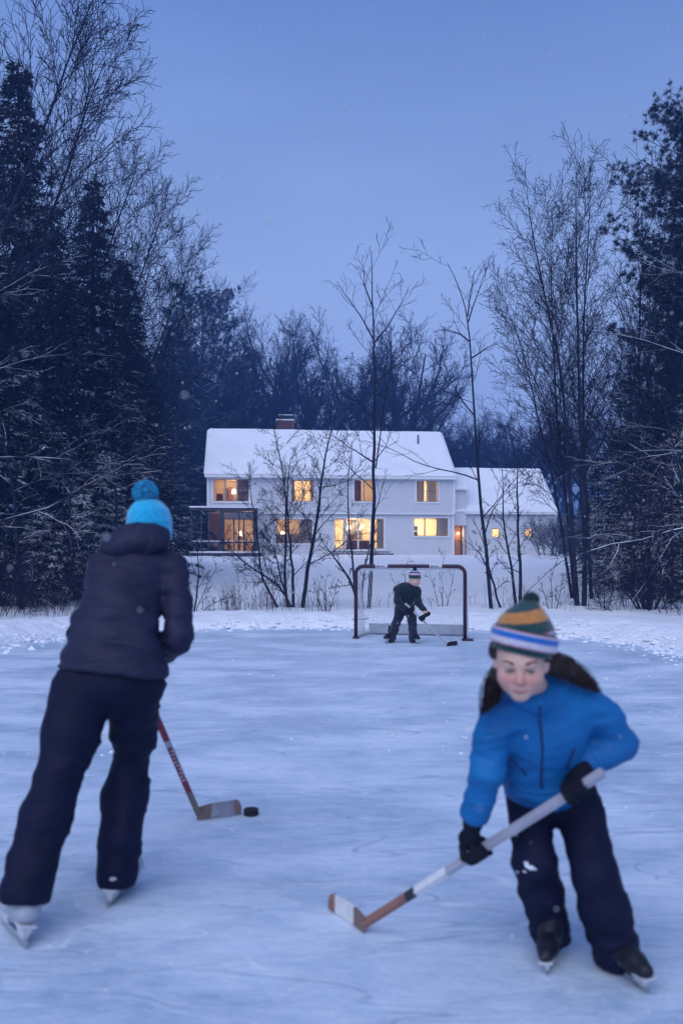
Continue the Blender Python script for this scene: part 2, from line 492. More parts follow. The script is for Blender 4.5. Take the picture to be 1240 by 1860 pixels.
m_curtain = two_tone('linen', (0.62, 0.50, 0.36), (0.74, 0.62, 0.46), 9, 0.9, 0.1, stretch=(6, 6, 0.2))
m_brick = two_tone('chimney_brick', (0.085, 0.036, 0.032), (0.13, 0.06, 0.05), 9, 0.9, 0.1)
m_mortar = two_tone('mortar', (0.22, 0.19, 0.18), (0.28, 0.25, 0.23), 9, 0.9, 0.1)
m_metal = principled('dark_steel', (0.06, 0.06, 0.07), 0.45, 0.5, metal=0.6)
m_black = principled('black_rubber', (0.012, 0.012, 0.014), 0.6, 0.3)

def emitter(name, color, strength):
    m = bpy.data.materials.new(name); m.use_nodes = True
    tr = m.node_tree; tr.nodes.clear()
    e = N(tr, 'ShaderNodeEmission'); o = N(tr, 'ShaderNodeOutputMaterial')
    e.inputs[0].default_value = (*color, 1); e.inputs[1].default_value = strength
    tr.links.new(e.outputs[0], o.inputs['Surface'])
    return m
m_glow = emitter('lamp_glow', (1.0, 0.76, 0.48), 4.0)

m_glass = bpy.data.materials.new('window_glass'); m_glass.use_nodes = True
tr = m_glass.node_tree; tr.nodes.clear()
o_ = N(tr, 'ShaderNodeOutputMaterial'); mx_ = N(tr, 'ShaderNodeMixShader'); tb = N(tr, 'ShaderNodeBsdfTransparent'); gb = N(tr, 'ShaderNodeBsdfGlossy'); fr = N(tr, 'ShaderNodeFresnel')
tb.inputs[0].default_value = (0.93, 0.95, 0.95, 1); gb.inputs['Roughness'].default_value = 0.03; fr.inputs[0].default_value = 1.5
tr.links.new(fr.outputs[0], mx_.inputs[0]); tr.links.new(tb.outputs[0], mx_.inputs[1]); tr.links.new(gb.outputs[0], mx_.inputs[2]); tr.links.new(mx_.outputs[0], o_.inputs['Surface'])

house = empty('white_house', tuple(H_O), H_YAW)
tag(house, 'white two storey clapboard house with snowy roofs and lit windows', 'house')

def spans(x0, x1, z0, z1, openings):
    """pieces of the course z0..z1 between x0 and x1 left by the openings"""
    cuts = sorted((a, b_) for a, b_, c0, c1 in openings if c0 < z1 - 1e-4 and c1 > z0 + 1e-4)
    out, x = [], x0
    for a, b_ in cuts:
        if a > x: out.append((x, a))
        x = max(x, b_)
    if x < x1: out.append((x, x1))
    return out

def siding_wall(name, x0, x1, z0, z1, y, openings, exposure=0.15):
    """lapped clapboards round the openings, with a sheathing board behind"""
    brk = sorted(set([z0, z1] + [v for o in openings for v in (o[2], o[3]) if z0 < v < z1]))
    sh = MB()
    for a, b_ in zip(brk[:-1], brk[1:]):
        for s0, s1 in spans(x0, x1, a, b_, openings):
            sh.box(s0, s1, y + 0.03, y + 0.16, a, b_)
    w = sh.build('wall', m_siding, house)
    cl = MB()
    n = int(round((z1 - z0) / exposure)); e = (z1 - z0) / n
    for k in range(n):
        a = z0 + k * e
        sub = sorted(set([a, a + e] + [v for o in openings for v in (o[2], o[3]) if a + 0.01 < v < a + e - 0.01]))
        for lo, hi in zip(sub[:-1], sub[1:]):
            for s0, s1 in spans(x0, x1, lo, hi, openings):
                f0, f1 = (lo - a) / e, (hi - a) / e
                yo = lambda f: y - 0.034 * (1 - f)
                cl.hexa([(s0, yo(f0), lo), (s1, yo(f0), lo), (s1, y + 0.029, lo), (s0, y + 0.029, lo),
                         (s0, yo(f1), hi), (s1, yo(f1), hi), (s1, y + 0.029, hi), (s0, y + 0.029, hi)])
    c_ = cl.build('clapboards', m_siding, w)
    tag(c_, kind='stuff')
    return w

def window(x0, x1, z0, z1, y, widths, rails=(), frame=None, casing=True, sill=True, depth=0.10):
    """framed window; widths = relative widths of the lights, rails = lights that carry a middle bar"""
    frame = frame or m_frame
    f = MB(); t_ = 0.045
    f.box(x0, x1, y, y + depth, z0, z0 + t_); f.box(x0, x1, y, y + depth, z1 - t_, z1)
    f.box(x0, x0 + t_, y, y + depth, z0 + t_, z1 - t_); f.box(x1 - t_, x1, y, y + depth, z0 + t_, z1 - t_)
    tot = sum(widths); xs = [x0]
    for w_ in widths: xs.append(xs[-1] + (x1 - x0) * w_ / tot)
    for xm in xs[1:-1]: f.box(xm - 0.045, xm + 0.045, y + 0.003, y + depth - 0.003, z0 + t_, z1 - t_)
    for k_ in rails:
        zm = (z0 + z1) / 2
        f.box(xs[k_] + t_, xs[k_ + 1] - t_, y + 0.012, y + depth - 0.02, zm - 0.022, zm + 0.022)
    fr_ = f.build('window', frame, house)
    for a, b_ in zip(xs[:-1], xs[1:]):
        MB().box(a + t_ - 0.005, b_ - t_ + 0.005, y + 0.055, y + 0.061, z0 + t_ - 0.005, z1 - t_ + 0.005).build('pane', m_glass, fr_)
    if casing:
        c_ = MB(); g = 0.10
        c_.box(x0 - g, x0, y - 0.05, y + 0.05, z0 - g, z1 + g); c_.box(x1, x1 + g, y - 0.05, y + 0.05, z0 - g, z1 + g)
        c_.box(x0, x1, y - 0.05, y + 0.05, z1, z1 + g); c_.box(x0, x1, y - 0.05, y + 0.05, z0 - g, z0)
        c_.build('casing', m_trim, fr_)
        if sill:
            MB().box(x0 - g - 0.02, x1 + g + 0.02, y - 0.09, y - 0.05, z0 - g, z0 - 0.04).build('sill', m_trim, fr_)
    return fr_

def room(x0, x1, y0, y1, z0, z1, wall, power, lamp=None, color=(1.0, 0.74, 0.46)):
    """a lit room behind a window: walls, floor and ceiling, open to the window side"""
    t_ = 0.08
    r_ = MB()
    r_.box(x0 - t_, x0, y0, y1, z0, z1); r_.box(x1, x1 + t_, y0, y1, z0, z1); r_.box(x0 - t_, x1 + t_, y1, y1 + t_, z0, z1)
    r_.box(x0 - t_, x1 + t_, y0, y1 + t_, z1, z1 + t_)
    o = r_.build('room_wall', wall, house)
    MB().box(x0 - t_, x1 + t_, y0, y1 + t_, z0 - t_, z0).build('room_floor', m_floorw, house)
    if power:
        ld = bpy.data.lights.new('room_light', 'POINT')
        ld.energy = power * 1.5; ld.color = color; ld.shadow_soft_size = 0.18
        lo = bpy.data.objects.new('room_light', ld); COL.objects.link(lo); lo.parent = house
        lx, ly, lz = lamp or ((x0 + x1) / 2, (y0 + y1) / 2, z1 - 0.55)
        lo.location = (lx, ly, lz)
    return o

# measured off the photograph
X0, X1 = hx(378), hx(823)
Z_BELT, Z_EAVE = hz(932), hz(864, -0.2)
YU = -0.20                                     # the upper storey stands 20 cm proud
def rect(a, b_, c, d_, depth=0.0):
    x0, z1 = hp(a, c, depth); x1, z0 = hp(b_, d_, depth)
    return (x0, x1, z0, z1)
up = [rect(388, 452, 870, 911, YU), rect(529, 570, 872, 911, YU), rect(643, 679, 872, 911, YU), rect(756, 795, 873, 912, YU)]
porch_door = rect(407, 461, 942, 1003)
low = [rect(502, 567, 943, 987), rect(607, 624.5, 942, 997), rect(628, 672.5, 941, 999), rect(676, 696.5, 942, 997), rect(751, 813, 941, 974)]
siding_wall('wall_upper', X0, X1, Z_BELT, Z_EAVE + 0.1, YU, up)
siding_wall('wall_lower', X0, X1, -0.4, Z_BELT, 0.0, low + [porch_door])
b_ = MB(); b_.box(X0 - 0.03, X1 + 0.03, YU - 0.05, 0.02, Z_BELT - 0.07, Z_BELT - 0.002)
b_.build('belt_board', m_trim, house)
for xx in (X0, X1):
    MB().box(xx - 0.07, xx + 0.07, YU - 0.045, YU + 0.05, Z_BELT + 0.003, Z_EAVE).build('corner_board', m_trim, house)
MB().box(X1 - 0.10, X1 + 0.05, -0.045, 0.05, -0.3, Z_BELT - 0.075).build('corner_board', m_trim, house)
# shell: end walls with gables, back wall
HD = 8.0
ZR = hz(786, HD / 2)
for xx, s_ in ((X0, 1), (X1, -1)):
    g = MB(); x_a, x_b = (xx, xx + 0.15) if s_ > 0 else (xx - 0.15, xx)
    g.box(x_a, x_b, 0.165, HD, -0.4, Z_EAVE)
    g.add([(x_a, YU, Z_EAVE), (x_a, HD, Z_EAVE), (x_a, HD / 2, ZR - 0.1), (x_b, YU, Z_EAVE), (x_b, HD, Z_EAVE), (x_b, HD / 2, ZR - 0.1)], [(0, 1, 4, 3), (1, 2, 5, 4), (2, 0, 3, 5)], [(0, 2, 1), (3, 4, 5)])
    g.build('gable_wall', m_siding, house)
MB().box(X0, X1, HD, HD + 0.15, -0.4, Z_EAVE).build('back_wall', m_siding, house)

def snow_roof(x0, x1, ye, yr, ze, zr, thick, name_seed, back=True, yb=None):
    """roof deck with its blanket of snow"""
    d_ = MB()
    d_.hexa([(x0, ye, ze - 0.12), (x1, ye, ze - 0.12), (x1, yr, zr - 0.12), (x0, yr, zr - 0.12), (x0, ye, ze), (x1, ye, ze), (x1, yr, zr), (x0, yr, zr)])
    if back:
        yb = yb or 2 * yr - ye
        d_.hexa([(x0, yr, zr - 0.12), (x1, yr, zr - 0.12), (x1, yb, ze - 0.12), (x0, yb, ze - 0.12), (x0, yr + 0.001, zr), (x1, yr + 0.001, zr), (x1, yb, ze), (x0, yb, ze)])
    roof = d_.build('roof', m_trim, house)
    n, m_ = 90, 24
    xs = np.linspace(x0 - 0.03, x1 + 0.03, n); rs = np.linspace(-0.015, 1.0, m_)
    XX, RR = np.meshgrid(xs, rs)
    edge = np.minimum(np.minimum((XX - xs[0]) / 0.10, (xs[-1] - XX) / 0.10), (RR + 0.015) * (yr - ye) / 0.10)
    th_ = thick * np.sqrt(np.clip(edge, 0, 1)) * (1 + 0.25 * vnoise(XX + name_seed, RR * 9, 1.3, 2)) + 0.01
    YY = ye + (yr - ye) * RR; ZZ = ze + (zr - ze) * RR + th_ + 0.004
    top = np.stack([XX, YY, ZZ], -1).reshape(-1, 3)
    ii = (np.arange(m_ - 1)[:, None] * n + np.arange(n - 1)[None]).ravel()
    fs = [np.stack([ii, ii + 1, ii + n + 1, ii + n], -1)]
    Vs = [top]
    if back:
        bk = top.copy(); bk[:, 1] = 2 * yr - bk[:, 1]
        Vs.append(bk); fs.append(np.stack([ii + n, ii + n + 1, ii + 1, ii], -1) + len(top))
    me_ = smooth(mesh_from('roof_snow', np.concatenate(Vs), np.concatenate(fs)))
    link('roof_snow', me_, m_snow, roof)
    return roof
OE = -0.62
ze = hz(862, OE)
snow_roof(hx(371, OE), hx(829, OE), OE, HD / 2, ze, ZR, 0.17, 0.0)
MB().box(hx(371, OE) + 0.02, hx(829, OE) - 0.02, OE - 0.03, OE - 0.004, ze - 0.24, ze - 0.02).build('fascia', m_trim, house)
MB().box(hx(371, OE) + 0.03, hx(829, OE) - 0.03, OE, YU - 0.03, ze - 0.27, ze - 0.245).build('soffit', m_trim, house)

# wing and the link with the wooden door
WY, WD = 0.45, 7.0
WX0, WX1 = hx(841, WY), hx(1008, WY)
wz_e, wz_r = hz(927, WY - 0.3), hz(851, WY + WD / 2)
sq = [rect(892.5, 907, 960, 976, WY), rect(952, 966.5, 960, 976, WY)]
siding_wall('wing_wall', WX0, WX1, -0.4, wz_e - 0.05, WY, sq)
MB().box(WX1 - 0.06, WX1 + 0.08, WY - 0.045, WY + 0.06, -0.3, wz_e - 0.06).build('corner_board', m_trim, house)
g = MB(); g.box(WX1 - 0.15, WX1, WY + 0.165, WY + WD, -0.4, wz_e - 0.05)
g.add([(WX1 - 0.15, WY, wz_e - 0.05), (WX1 - 0.15, WY + WD, wz_e - 0.05), (WX1 - 0.15, WY + WD / 2, wz_r - 0.1), (WX1, WY, wz_e - 0.05), (WX1, WY + WD, wz_e - 0.05), (WX1, WY + WD / 2, wz_r - 0.1)], [(0, 1, 4, 3), (1, 2, 5, 4), (2, 0, 3, 5)], [(0, 2, 1), (3, 4, 5)])
g.build('gable_wall', m_siding, house)
MB().box(X1, WX1, WY + WD, WY + WD + 0.15, -0.4, wz_e - 0.05).build('back_wall', m_siding, house)
snow_roof(X1 + 0.05, hx(1013, WY - 0.3), WY - 0.3, WY + WD / 2, wz_e, wz_r, 0.16, 7.0)
MB().box(hx(842, WY), hx(1013, WY - 0.3) - 0.02, WY - 0.33, WY - 0.305, wz_e - 0.2, wz_e - 0.02).build('fascia', m_trim, house)
LX0, LX1 = X1 + 0.06, hx(846, 0.2)
lk_z = hz(888, 0.15)
dr = rect(824, 844.5, 955, 1008, 0.2)
dr = (dr[0], dr[1], -0.02, dr[3])
siding_wall('link_wall', LX0, LX1, -0.4, lk_z, 0.2, [dr])
r_ = MB(); r_.hexa([(LX0, -0.1, lk_z), (LX1 + 0.12, -0.1, lk_z), (LX1 + 0.12, 2.2, lk_z + 1.2), (LX0, 2.2, lk_z + 1.2), (LX0, -0.1, lk_z + 0.14), (LX1 + 0.12, -0.1, lk_z + 0.14), (LX1 + 0.12, 2.2, lk_z + 1.34), (LX0, 2.2, lk_z + 1.34)])
lr = r_.build('link_roof', m_trim, house)
r_ = MB(); r_.hexa([(LX0 + 0.01, -0.09, lk_z + 0.145), (LX1 + 0.11, -0.09, lk_z + 0.145), (LX1 + 0.11, 2.19, lk_z + 1.345), (LX0 + 0.01, 2.19, lk_z + 1.345), (LX0 + 0.03, -0.04, lk_z + 0.30), (LX1 + 0.08, -0.04, lk_z + 0.30), (LX1 + 0.08, 2.19, lk_z + 1.5), (LX0 + 0.03, 2.19, lk_z + 1.5)])
r_.build('roof_snow', m_snow, lr)
MB().box(LX1 - 0.14, LX1, 0.365, 2.5, -0.4, lk_z).build('link_side_wall', m_siding, house)
# recessed wooden door with its lamp
alc = MB(); x0, x1, z0, z1 = dr
alc.box(x0 - 0.05, x0, 0.17, 1.0, z0, z1); alc.box(x1, x1 + 0.05, 0.17, 1.0, z0, z1); alc.box(x0 - 0.05, x1 + 0.05, 0.17, 1.0, z1, z1 + 0.05)
alc.build('door_recess', m_cedar, house)
door = MB().box(x0, x1 - 0.20, 0.84, 0.90, z0 + 0.02, z1).build('door', m_doorw, house)
n = 5
for k in range(n):
    w_ = (x1 - 0.24 - x0 - 0.02) / n
    MB().box(x0 + 0.02 + k * w_ + 0.006, x0 + 0.02 + (k + 1) * w_ - 0.006, 0.825, 0.839, z0 + 0.05, z1 - 0.05).build('board', m_doorw, door)
MB().box(x1 - 0.199, x1, 0.82, 0.90, z0 + 0.02, z1).build('door_side_panel', m_dark, house)
MB().box(x1 - 0.30, x1 - 0.27, 0.76, 0.822, z0 + 0.95, z0 + 1.15).build('handle', m_metal, door)
lampz = hz(968, 0.6)
wl = MB(); wl.tube([(x1 - 0.42, 0.83, lampz + 0.1), (x1 - 0.42, 0.66, lampz + 0.12), (x1 - 0.42, 0.66, lampz + 0.05)], 0.012, 6)
wlo = wl.build('wall_lamp', m_metal, house)
th_ = np.linspace(0.02, math.pi - 0.02, 7)
MB().tube([(x1 - 0.42, 0.66, lampz - 0.085 * math.cos(a)) for a in th_], [0.085 * math.sin(a) for a in th_], 10).build('lamp_globe', emitter('door_lamp_glow', (1.0, 0.62, 0.30), 6.0), wlo, True)
ld = bpy.data.lights.new('door_lamp_light', 'POINT'); ld.energy = 9; ld.color = (1.0, 0.62, 0.30); ld.shadow_soft_size = 0.09
lo_ = bpy.data.objects.new('door_lamp_light', ld); COL.objects.link(lo_); lo_.parent = house; lo_.location = (x1 - 0.42, 0.55, lampz - 0.02)

# windows
window(*up[0], YU + 0.0, (1, 1, 1.05), rails=(2,))
window(*up[1], YU + 0.0, (1, 1), rails=(0, 1))
window(*up[2], YU + 0.0, (1, 1))
window(*up[3], YU + 0.0, (1, 1), rails=(0, 1))
window(*low[0], 0.0, (1, 1.05, 1.1), rails=(2,))
window(*low[1], 0.0, (1,), sill=False)
window(*low[2], 0.0, (1, 1), frame=m_trim, sill=False)
window(*low[3], 0.0, (1,), sill=False)
window(*low[4], 0.0, (1.05, 1.15, 1.05))
window(*sq[0], WY, (1,), casing=False); window(*sq[1], WY, (1,), casing=False)
window(*porch_door, 0.0, (1, 1, 1), frame=m_dark, casing=False)

# rooms behind them
FL2 = Z_BELT + 0.35; CL2 = Z_EAVE - 0.12; CL1 = Z_BELT - 0.25
room(X0 + 0.3, hx(470), 0.2, 3.8, FL2, CL2, m_warm, 42, (hx(424), 2.0, CL2 - 0.35))
room(hx(505), hx(598), 0.2, 3.2, FL2, CL2, m_cream, 60)
room(hx(612), hx(712), 0.2, 3.2, FL2, CL2, m_warm, 34)
room(hx(728), X1 - 0.4, 0.2, 3.0, FL2, CL2, m_cream, 70)
room(hx(478), hx(590), 0.2, 4.2, 0.25, CL1, m_warm, 50, (hx(520), 1.9, CL1 - 0.5))
room(hx(597), hx(733), 0.2, 4.6, 0.25, CL1, m_cream, 150, (hx(655), 2.6, CL1 - 0.45))
room(hx(742), X1 - 0.35, 0.2, 3.4, 0.25, CL1, m_cream, 95)
room(X0 + 0.3, hx(470), 0.2, 4.2, 0.25, CL1, m_warm, 40, (hx(450), 1.6, 1.7))
room(WX0 + 0.25, hx(925, WY), WY + 0.2, WY + 2.6, 0.1, 2.9, m_cream, 75, (hx(900, WY), WY + 1.2, 2.3))
room(hx(930, WY), WX1 - 0.4, WY + 0.2, WY + 2.6, 0.1, 2.9, m_cream, 70, (hx(958, WY), WY + 1.3, 2.3))

def curtain(x0, x1, y, z0, z1, mat=None):
    n = max(14, int((x1 - x0) / 0.05)); xs = np.linspace(x0, x1, n)
    yy = y + 0.035 * np.sin(np.linspace(0, n * 1.35, n))
    V_ = np.concatenate([np.stack([xs, yy, np.full(n, z0)], -1), np.stack([xs, yy, np.full(n, z1)], -1)])
    k_ = np.arange(n - 1)
    return link('curtain', smooth(mesh_from('curtain', V_, np.stack([k_, k_ + 1, k_ + n + 1, k_ + n], -1))), mat or m_curtain, house)
for (a, c_) , o in (((0, 0.16), up[1]), ((0.86, 1), up[1]), ((0, 0.42), up[3]), ((0.6, 1), up[3]), ((0.72, 1.0), low[4]), ((0.45, 1.0), low[3]), ((0.66, 1.0), low[0])):
    curtain(o[0] + (o[1] - o[0]) * a, o[0] + (o[1] - o[0]) * c_, 0.28, o[2] - 0.05, o[3] + 0.05)
curtain(up[0][0] + (up[0][1] - up[0][0]) * 0.68, up[0][1], 0.12, up[0][2] - 0.02, up[0][3] + 0.02, m_cedar)
curtain(up[2][0] + 0.05, up[2][0] + 0.55, 0.28, up[2][2] - 0.02, up[2][3] + 0.02, m_cedar)

def furniture(name, label, cat, boxes, mat, group=None):
    """boxes: list of (part name, x0,x1,y0,y1,z0,z1) in house coordinates"""
    root = empty(name, tuple(H_O + H_U * boxes[0][1] + H_IN * boxes[0][3]), H_YAW)
    ox, oy = boxes[0][1], boxes[0][3]
    for bx_ in boxes:
        pn, x0, x1, y0, y1, z0, z1 = bx_[:7]
        MB().box(x0 - ox, x1 - ox, y0 - oy, y1 - oy, z0, z1).build(pn, bx_[7] if len(bx_) > 7 else mat, root)
    return tag(root, label, cat, group)
F1 = 0.25
xa = hx(632); xb = hx(683)
furniture('sideboard', 'dark walnut sideboard seen through the glass garden doors', 'sideboard', [('body', xa, xb, 0.95, 1.45, F1, F1 + 0.82)] + [('drawer', xa + 0.03 + k * (xb - xa) / 4, xa + (k + 1) * (xb - xa) / 4 - 0.01, 0.925, 0.948, F1 + 0.1, F1 + 0.76) for k in range(4)] + [('top', xa - 0.03, xb + 0.03, 0.92, 1.47, F1 + 0.822, F1 + 0.86, m_white_paint)], m_cabinet)
furniture('range_hood', 'dark range hood and shelf on the kitchen back wall', 'range hood', [('hood', hx(642), hx(668), 3.9, 4.5, F1 + 1.35, F1 + 1.65), ('duct', hx(651), hx(659), 4.1, 4.5, F1 + 1.651, CL1)], m_metal)
furniture('kitchen_counter', 'white kitchen counter along the back wall behind the garden doors', 'counter', [('body', hx(612), hx(715), 3.9, 4.55, F1, F1 + 0.86, m_white_paint), ('worktop', hx(612), hx(715), 3.86, 4.56, F1 + 0.862, F1 + 0.9)], m_metal)
furniture('low_cupboard', 'brown cupboard under the wide ground floor window', 'cupboard', [('body', hx(500), hx(545), 0.75, 1.2, F1, F1 + 1.28), ('door', hx(502), hx(522), 0.73, 0.748, F1 + 0.08, F1 + 1.2), ('door', hx(523), hx(543), 0.73, 0.748, F1 + 0.08, F1 + 1.2)], m_frame)
furniture('bookcase', 'tall white shelving unit in the room beside the wooden door', 'shelves', [('side', hx(753), hx(753) + 0.04, 2.6, 3.0, F1, F1 + 2.0), ('side', hx(772), hx(772) + 0.04, 2.6, 3.0, F1, F1 + 2.0)] + [('shelf', hx(753) + 0.041, hx(772) - 0.001, 2.6, 3.0, F1 + 0.3 + 0.42 * k, F1 + 0.33 + 0.42 * k) for k in range(5)] + [('back', hx(753) + 0.041, hx(772) - 0.001, 3.001, 3.02, F1, F1 + 2.0, m_dark)], m_white_paint)
furniture('armchair', 'dark armchair in the corner room behind the upstairs window', 'armchair', [('seat', hx(392), hx(404), 0.7, 1.3, FL2, FL2 + 0.75), ('backrest', hx(392), hx(404), 1.301, 1.45, FL2, FL2 + 1.05)], m_cabinet)
furniture('wardrobe', 'dark wardrobe standing in the upstairs room over the porch', 'wardrobe', [('body', hx(413), hx(421), 3.0, 3.6, FL2, FL2 + 1.7), ('door', hx(413) + 0.02, hx(421) - 0.02, 2.97, 2.998, FL2 + 0.1, FL2 + 1.65)], m_cabinet)

def floor_lamp(px, y, z0, zshade, label, dx=0.0):
    x_ = hx(px)
    root = empty('floor_lamp', tuple(H_O + H_U * x_ + H_IN * y + np.array([0, 0, z0])), H_YAW)
    p_ = MB(); p_.tube([(0, 0, 0.02), (0, 0, zshade)], 0.014, 6); p_.tube([(0, 0, 0), (0, 0, 0.03)], 0.13, 12)
    p_.build('stand', m_metal, root)
    MB().tube([(0, 0, zshade - 0.05), (0, 0, zshade + 0.28)], [0.18, 0.11], 14, cap=False).build('lamp_shade', m_glow, root, True)
    return tag(root, label, 'lamp')
floor_lamp(424, 1.9, FL2, 1.15, 'glowing floor lamp in the upstairs room over the porch')
floor_lamp(435, 2.6, F1, 1.25, 'glowing floor lamp in the room behind the screened porch')
floor_lamp(516, 2.6, F1, 1.25, 'glowing floor lamp behind the wide ground floor window')

# pendant lamps over the kitchen
for px_, lab in ((640, 'glowing pendant lamp above the walnut sideboard, beside the first glass door'), (664, 'glowing pendant lamp above the walnut sideboard, beside the narrow sidelight')):
    x_ = hx(px_)
    root = empty('pendant_lamp', tuple(H_O + H_U * x_ + H_IN * 2.2 + np.array([0, 0, CL1])), H_YAW)
    MB().tube([(0, 0, 0), (0, 0, -0.45)], 0.008, 5).build('cord', m_metal, root)
    MB().tube([(0, 0, -0.75), (0, 0, -0.45)], [0.17, 0.05], 12).build('lamp_shade', m_glow, root, True)
    tag(root, lab, 'lamp')

# doorstep below the glass doors
st = MB(); sx0, sx1 = hx(600), hx(706)
for k in range(2):
    MB().box(sx0 - 0.2 * k, sx1 + 0.2 * k, -0.42 - 0.36 * k, -0.05 - 0.365 * k, 0.02, 0.30 - 0.14 * k).build('step', m_dark, house)
    MB().box(sx0 - 0.2 * k + 0.02, sx1 + 0.2 * k - 0.02, -0.40 - 0.36 * k, -0.06 - 0.365 * k, 0.304 - 0.14 * k, 0.35 - 0.14 * k).build('step_snow', m_snow, house)

# chimney: bricks with mortar, stone cap and a raised slab
chy = HD / 2 + 0.5
cx0, cx1 = hx(502, chy), hx(534, chy)
cz0, cz1 = ZR - 0.5, hz(766, chy)
ch = MB().box(cx0 + 0.012, cx1 - 0.012, chy + 0.012, chy + 0.79, cz0, cz1).build('chimney', m_mortar, house)
bw, bh = 0.22, 0.075
brick_me = MB().box(0, bw - 0.012, 0, 0.03, 0, bh - 0.012).mesh('brick'); brick_me.materials.append(m_brick)
half_me = MB().box(0, bw / 2 - 0.012, 0, 0.03, 0, bh - 0.012).mesh('half_brick'); half_me.materials.append(m_brick)
nrow = int((cz1 - ZR + 0.1) / bh)
for r_i in range(nrow):
    x_ = cx0
    z_ = cz1 - (r_i + 1) * bh
    if r_i % 2: link('brick', half_me, None, ch, (x_, chy - 0.012, z_)); x_ += bw / 2
    while x_ + bw <= cx1 + 1e-3:
        link('brick', brick_me, None, ch, (x_, chy - 0.012, z_)); x_ += bw
MB().box(cx0 - 0.05, cx1 + 0.05, chy - 0.05, chy + 0.85, cz1 + 0.002, cz1 + 0.07).build('chimney_cap', m_mortar, house)
MB().box(cx0 - 0.03, cx1 + 0.03, chy - 0.03, chy + 0.83, cz1 + 0.072, cz1 + 0.13).build('cap_snow', m_snow, house)
f = MB()
for xx in (cx0 + 0.25, cx1 - 0.35):
    for yy in (chy + 0.05, chy + 0.65): f.box(xx, xx + 0.1, yy, yy + 0.1, cz1 + 0.10, cz1 + 0.38)
f.box(cx0 + 0.15, cx1 - 0.02, chy, chy + 0.8, cz1 + 0.382, cz1 + 0.44)
f.build('chimney_hood', m_dark, house)
MB().box(cx0 + 0.18, cx1 - 0.05, chy + 0.03, chy + 0.77, cz1 + 0.442, cz1 + 0.49).build('hood_snow', m_snow, house)
# vent pipe on the roof
vy = 2.6; vx, vz = hp(759, 818, vy)
vzr = ze + (ZR - ze) * (vy - OE) / (HD / 2 - OE)
vp = MB(); vp.tube([(vx, vy, vzr - 0.1), (vx, vy, vzr + 0.75)], 0.06, 10); vp.tube([(vx, vy, vzr + 0.752), (vx, vy, vzr + 0.80)], 0.085, 10)
vp.build('vent_pipe', m_dark, house)

# screened porch
PD = -2.7
porch = empty('screened_porch', (0, 0, 0), 0, house)
px0, px1 = hx(345, PD), hx(466, PD)
pzf, pzr = hz(1003, PD), hz(928, PD)
def pb(name, mat, *a): return MB().box(*a).build(name, mat, porch)
pb('porch_floor', m_dark, px0 - 0.15, hx(477, PD), PD - 0.25, -0.03, pzf - 0.34, pzf - 0.06)
pb('floor_snow', m_snow, px0 - 0.12, px1 + 0.1, PD - 0.22, PD - 0.06, pzf - 0.056, pzf + 0.05)
pb('porch_roof', m_dark, px0 - 0.05, px1 + 0.08, PD - 0.06, -0.03, pzr - 0.02, pzr + 0.16)
pb('porch_roof_snow', m_snow, px0 - 0.03, px1 + 0.06, PD - 0.04, -0.26, pzr + 0.164, pzr + 0.27)
for a, w_ in ((345, 0.16), (365, 0.07), (378.5, 0.07), (400, 0.26), (433, 0.09), (462, 0.22)):
    x_ = hx(a, PD)
    pb('post', m_dark, x_, x_ + w_, PD, PD + 0.12, pzf - 0.058, pzr - 0.022)
for k in range(1, 4):
    yy = PD + k * 0.66
    for x_ in (px0, px1 - 0.1): pb('post', m_dark, x_, x_ + 0.1, yy, yy + 0.1, pzf - 0.058, pzr - 0.022)
rz = hz(984, PD)
pb('rail', m_dark, px0 + 0.02, px1 - 0.02, PD + 0.025, PD + 0.095, rz - 0.10, rz)
pb('rail_snow', m_snow, px0 + 0.05, px1 - 0.05, PD + 0.03, PD + 0.09, rz + 0.003, rz + 0.05)
for x_ in (px0 + 0.02, px1 - 0.08): pb('side_rail', m_dark, x_, x_ + 0.06, PD + 0.13, -0.06, rz - 0.10, rz)
for k in range(18):                                                                   # balusters below the rail
    x_ = px0 + 0.25 + k * (px1 - px0 - 0.4) / 18
    pb('baluster', m_dark, x_, x_ + 0.02, PD + 0.05, PD + 0.07, pzf - 0.058, rz - 0.102)
for k in range(3):
    pb('pier', m_mortar, px0 + 0.3 + k * 1.9, px0 + 0.55 + k * 1.9, PD + 0.1, PD + 0.4, -0.6, pzf - 0.342)
# cedar boards on the house wall inside the porch
xw = X0 + 0.1
while xw < porch_door[0] - 0.22:
    MB().box(xw, xw + 0.168, -0.055, -0.026, pzf - 0.05, pzr - 0.03).build('board', m_cedar, porch); xw += 0.174
MB().box(porch_door[1] + 0.02, px1, -0.055, -0.026, pzf - 0.05, pzr - 0.03).build('board', m_cedar, porch)
ld = bpy.data.lights.new('porch_fill_light', 'POINT'); ld.energy = 2.5; ld.color = (1.0, 0.55, 0.30); ld.shadow_soft_size = 0.1  # added fill lamp with no fixture, dimly warms the cedar boards
lo_ = bpy.data.objects.new('porch_fill_light', ld); COL.objects.link(lo_); lo_.parent = house; lo_.location = (hx(398), -1.0, pzr - 0.3)
# table with chairs on the porch
ptx = hx(430, -1.5)
furniture('porch_table', 'small dark table standing inside the screened porch', 'table', [('table_top', ptx - 0.6, ptx + 0.6, -1.8, -1.1, pzf + 0.66, pzf + 0.70)] + [('leg', ptx + a, ptx + a + 0.05, -1.78 + b2, -1.73 + b2, pzf - 0.05, pzf + 0.659) for a in (-0.57, 0.52) for b2 in (0, 0.58)], m_cabinet)
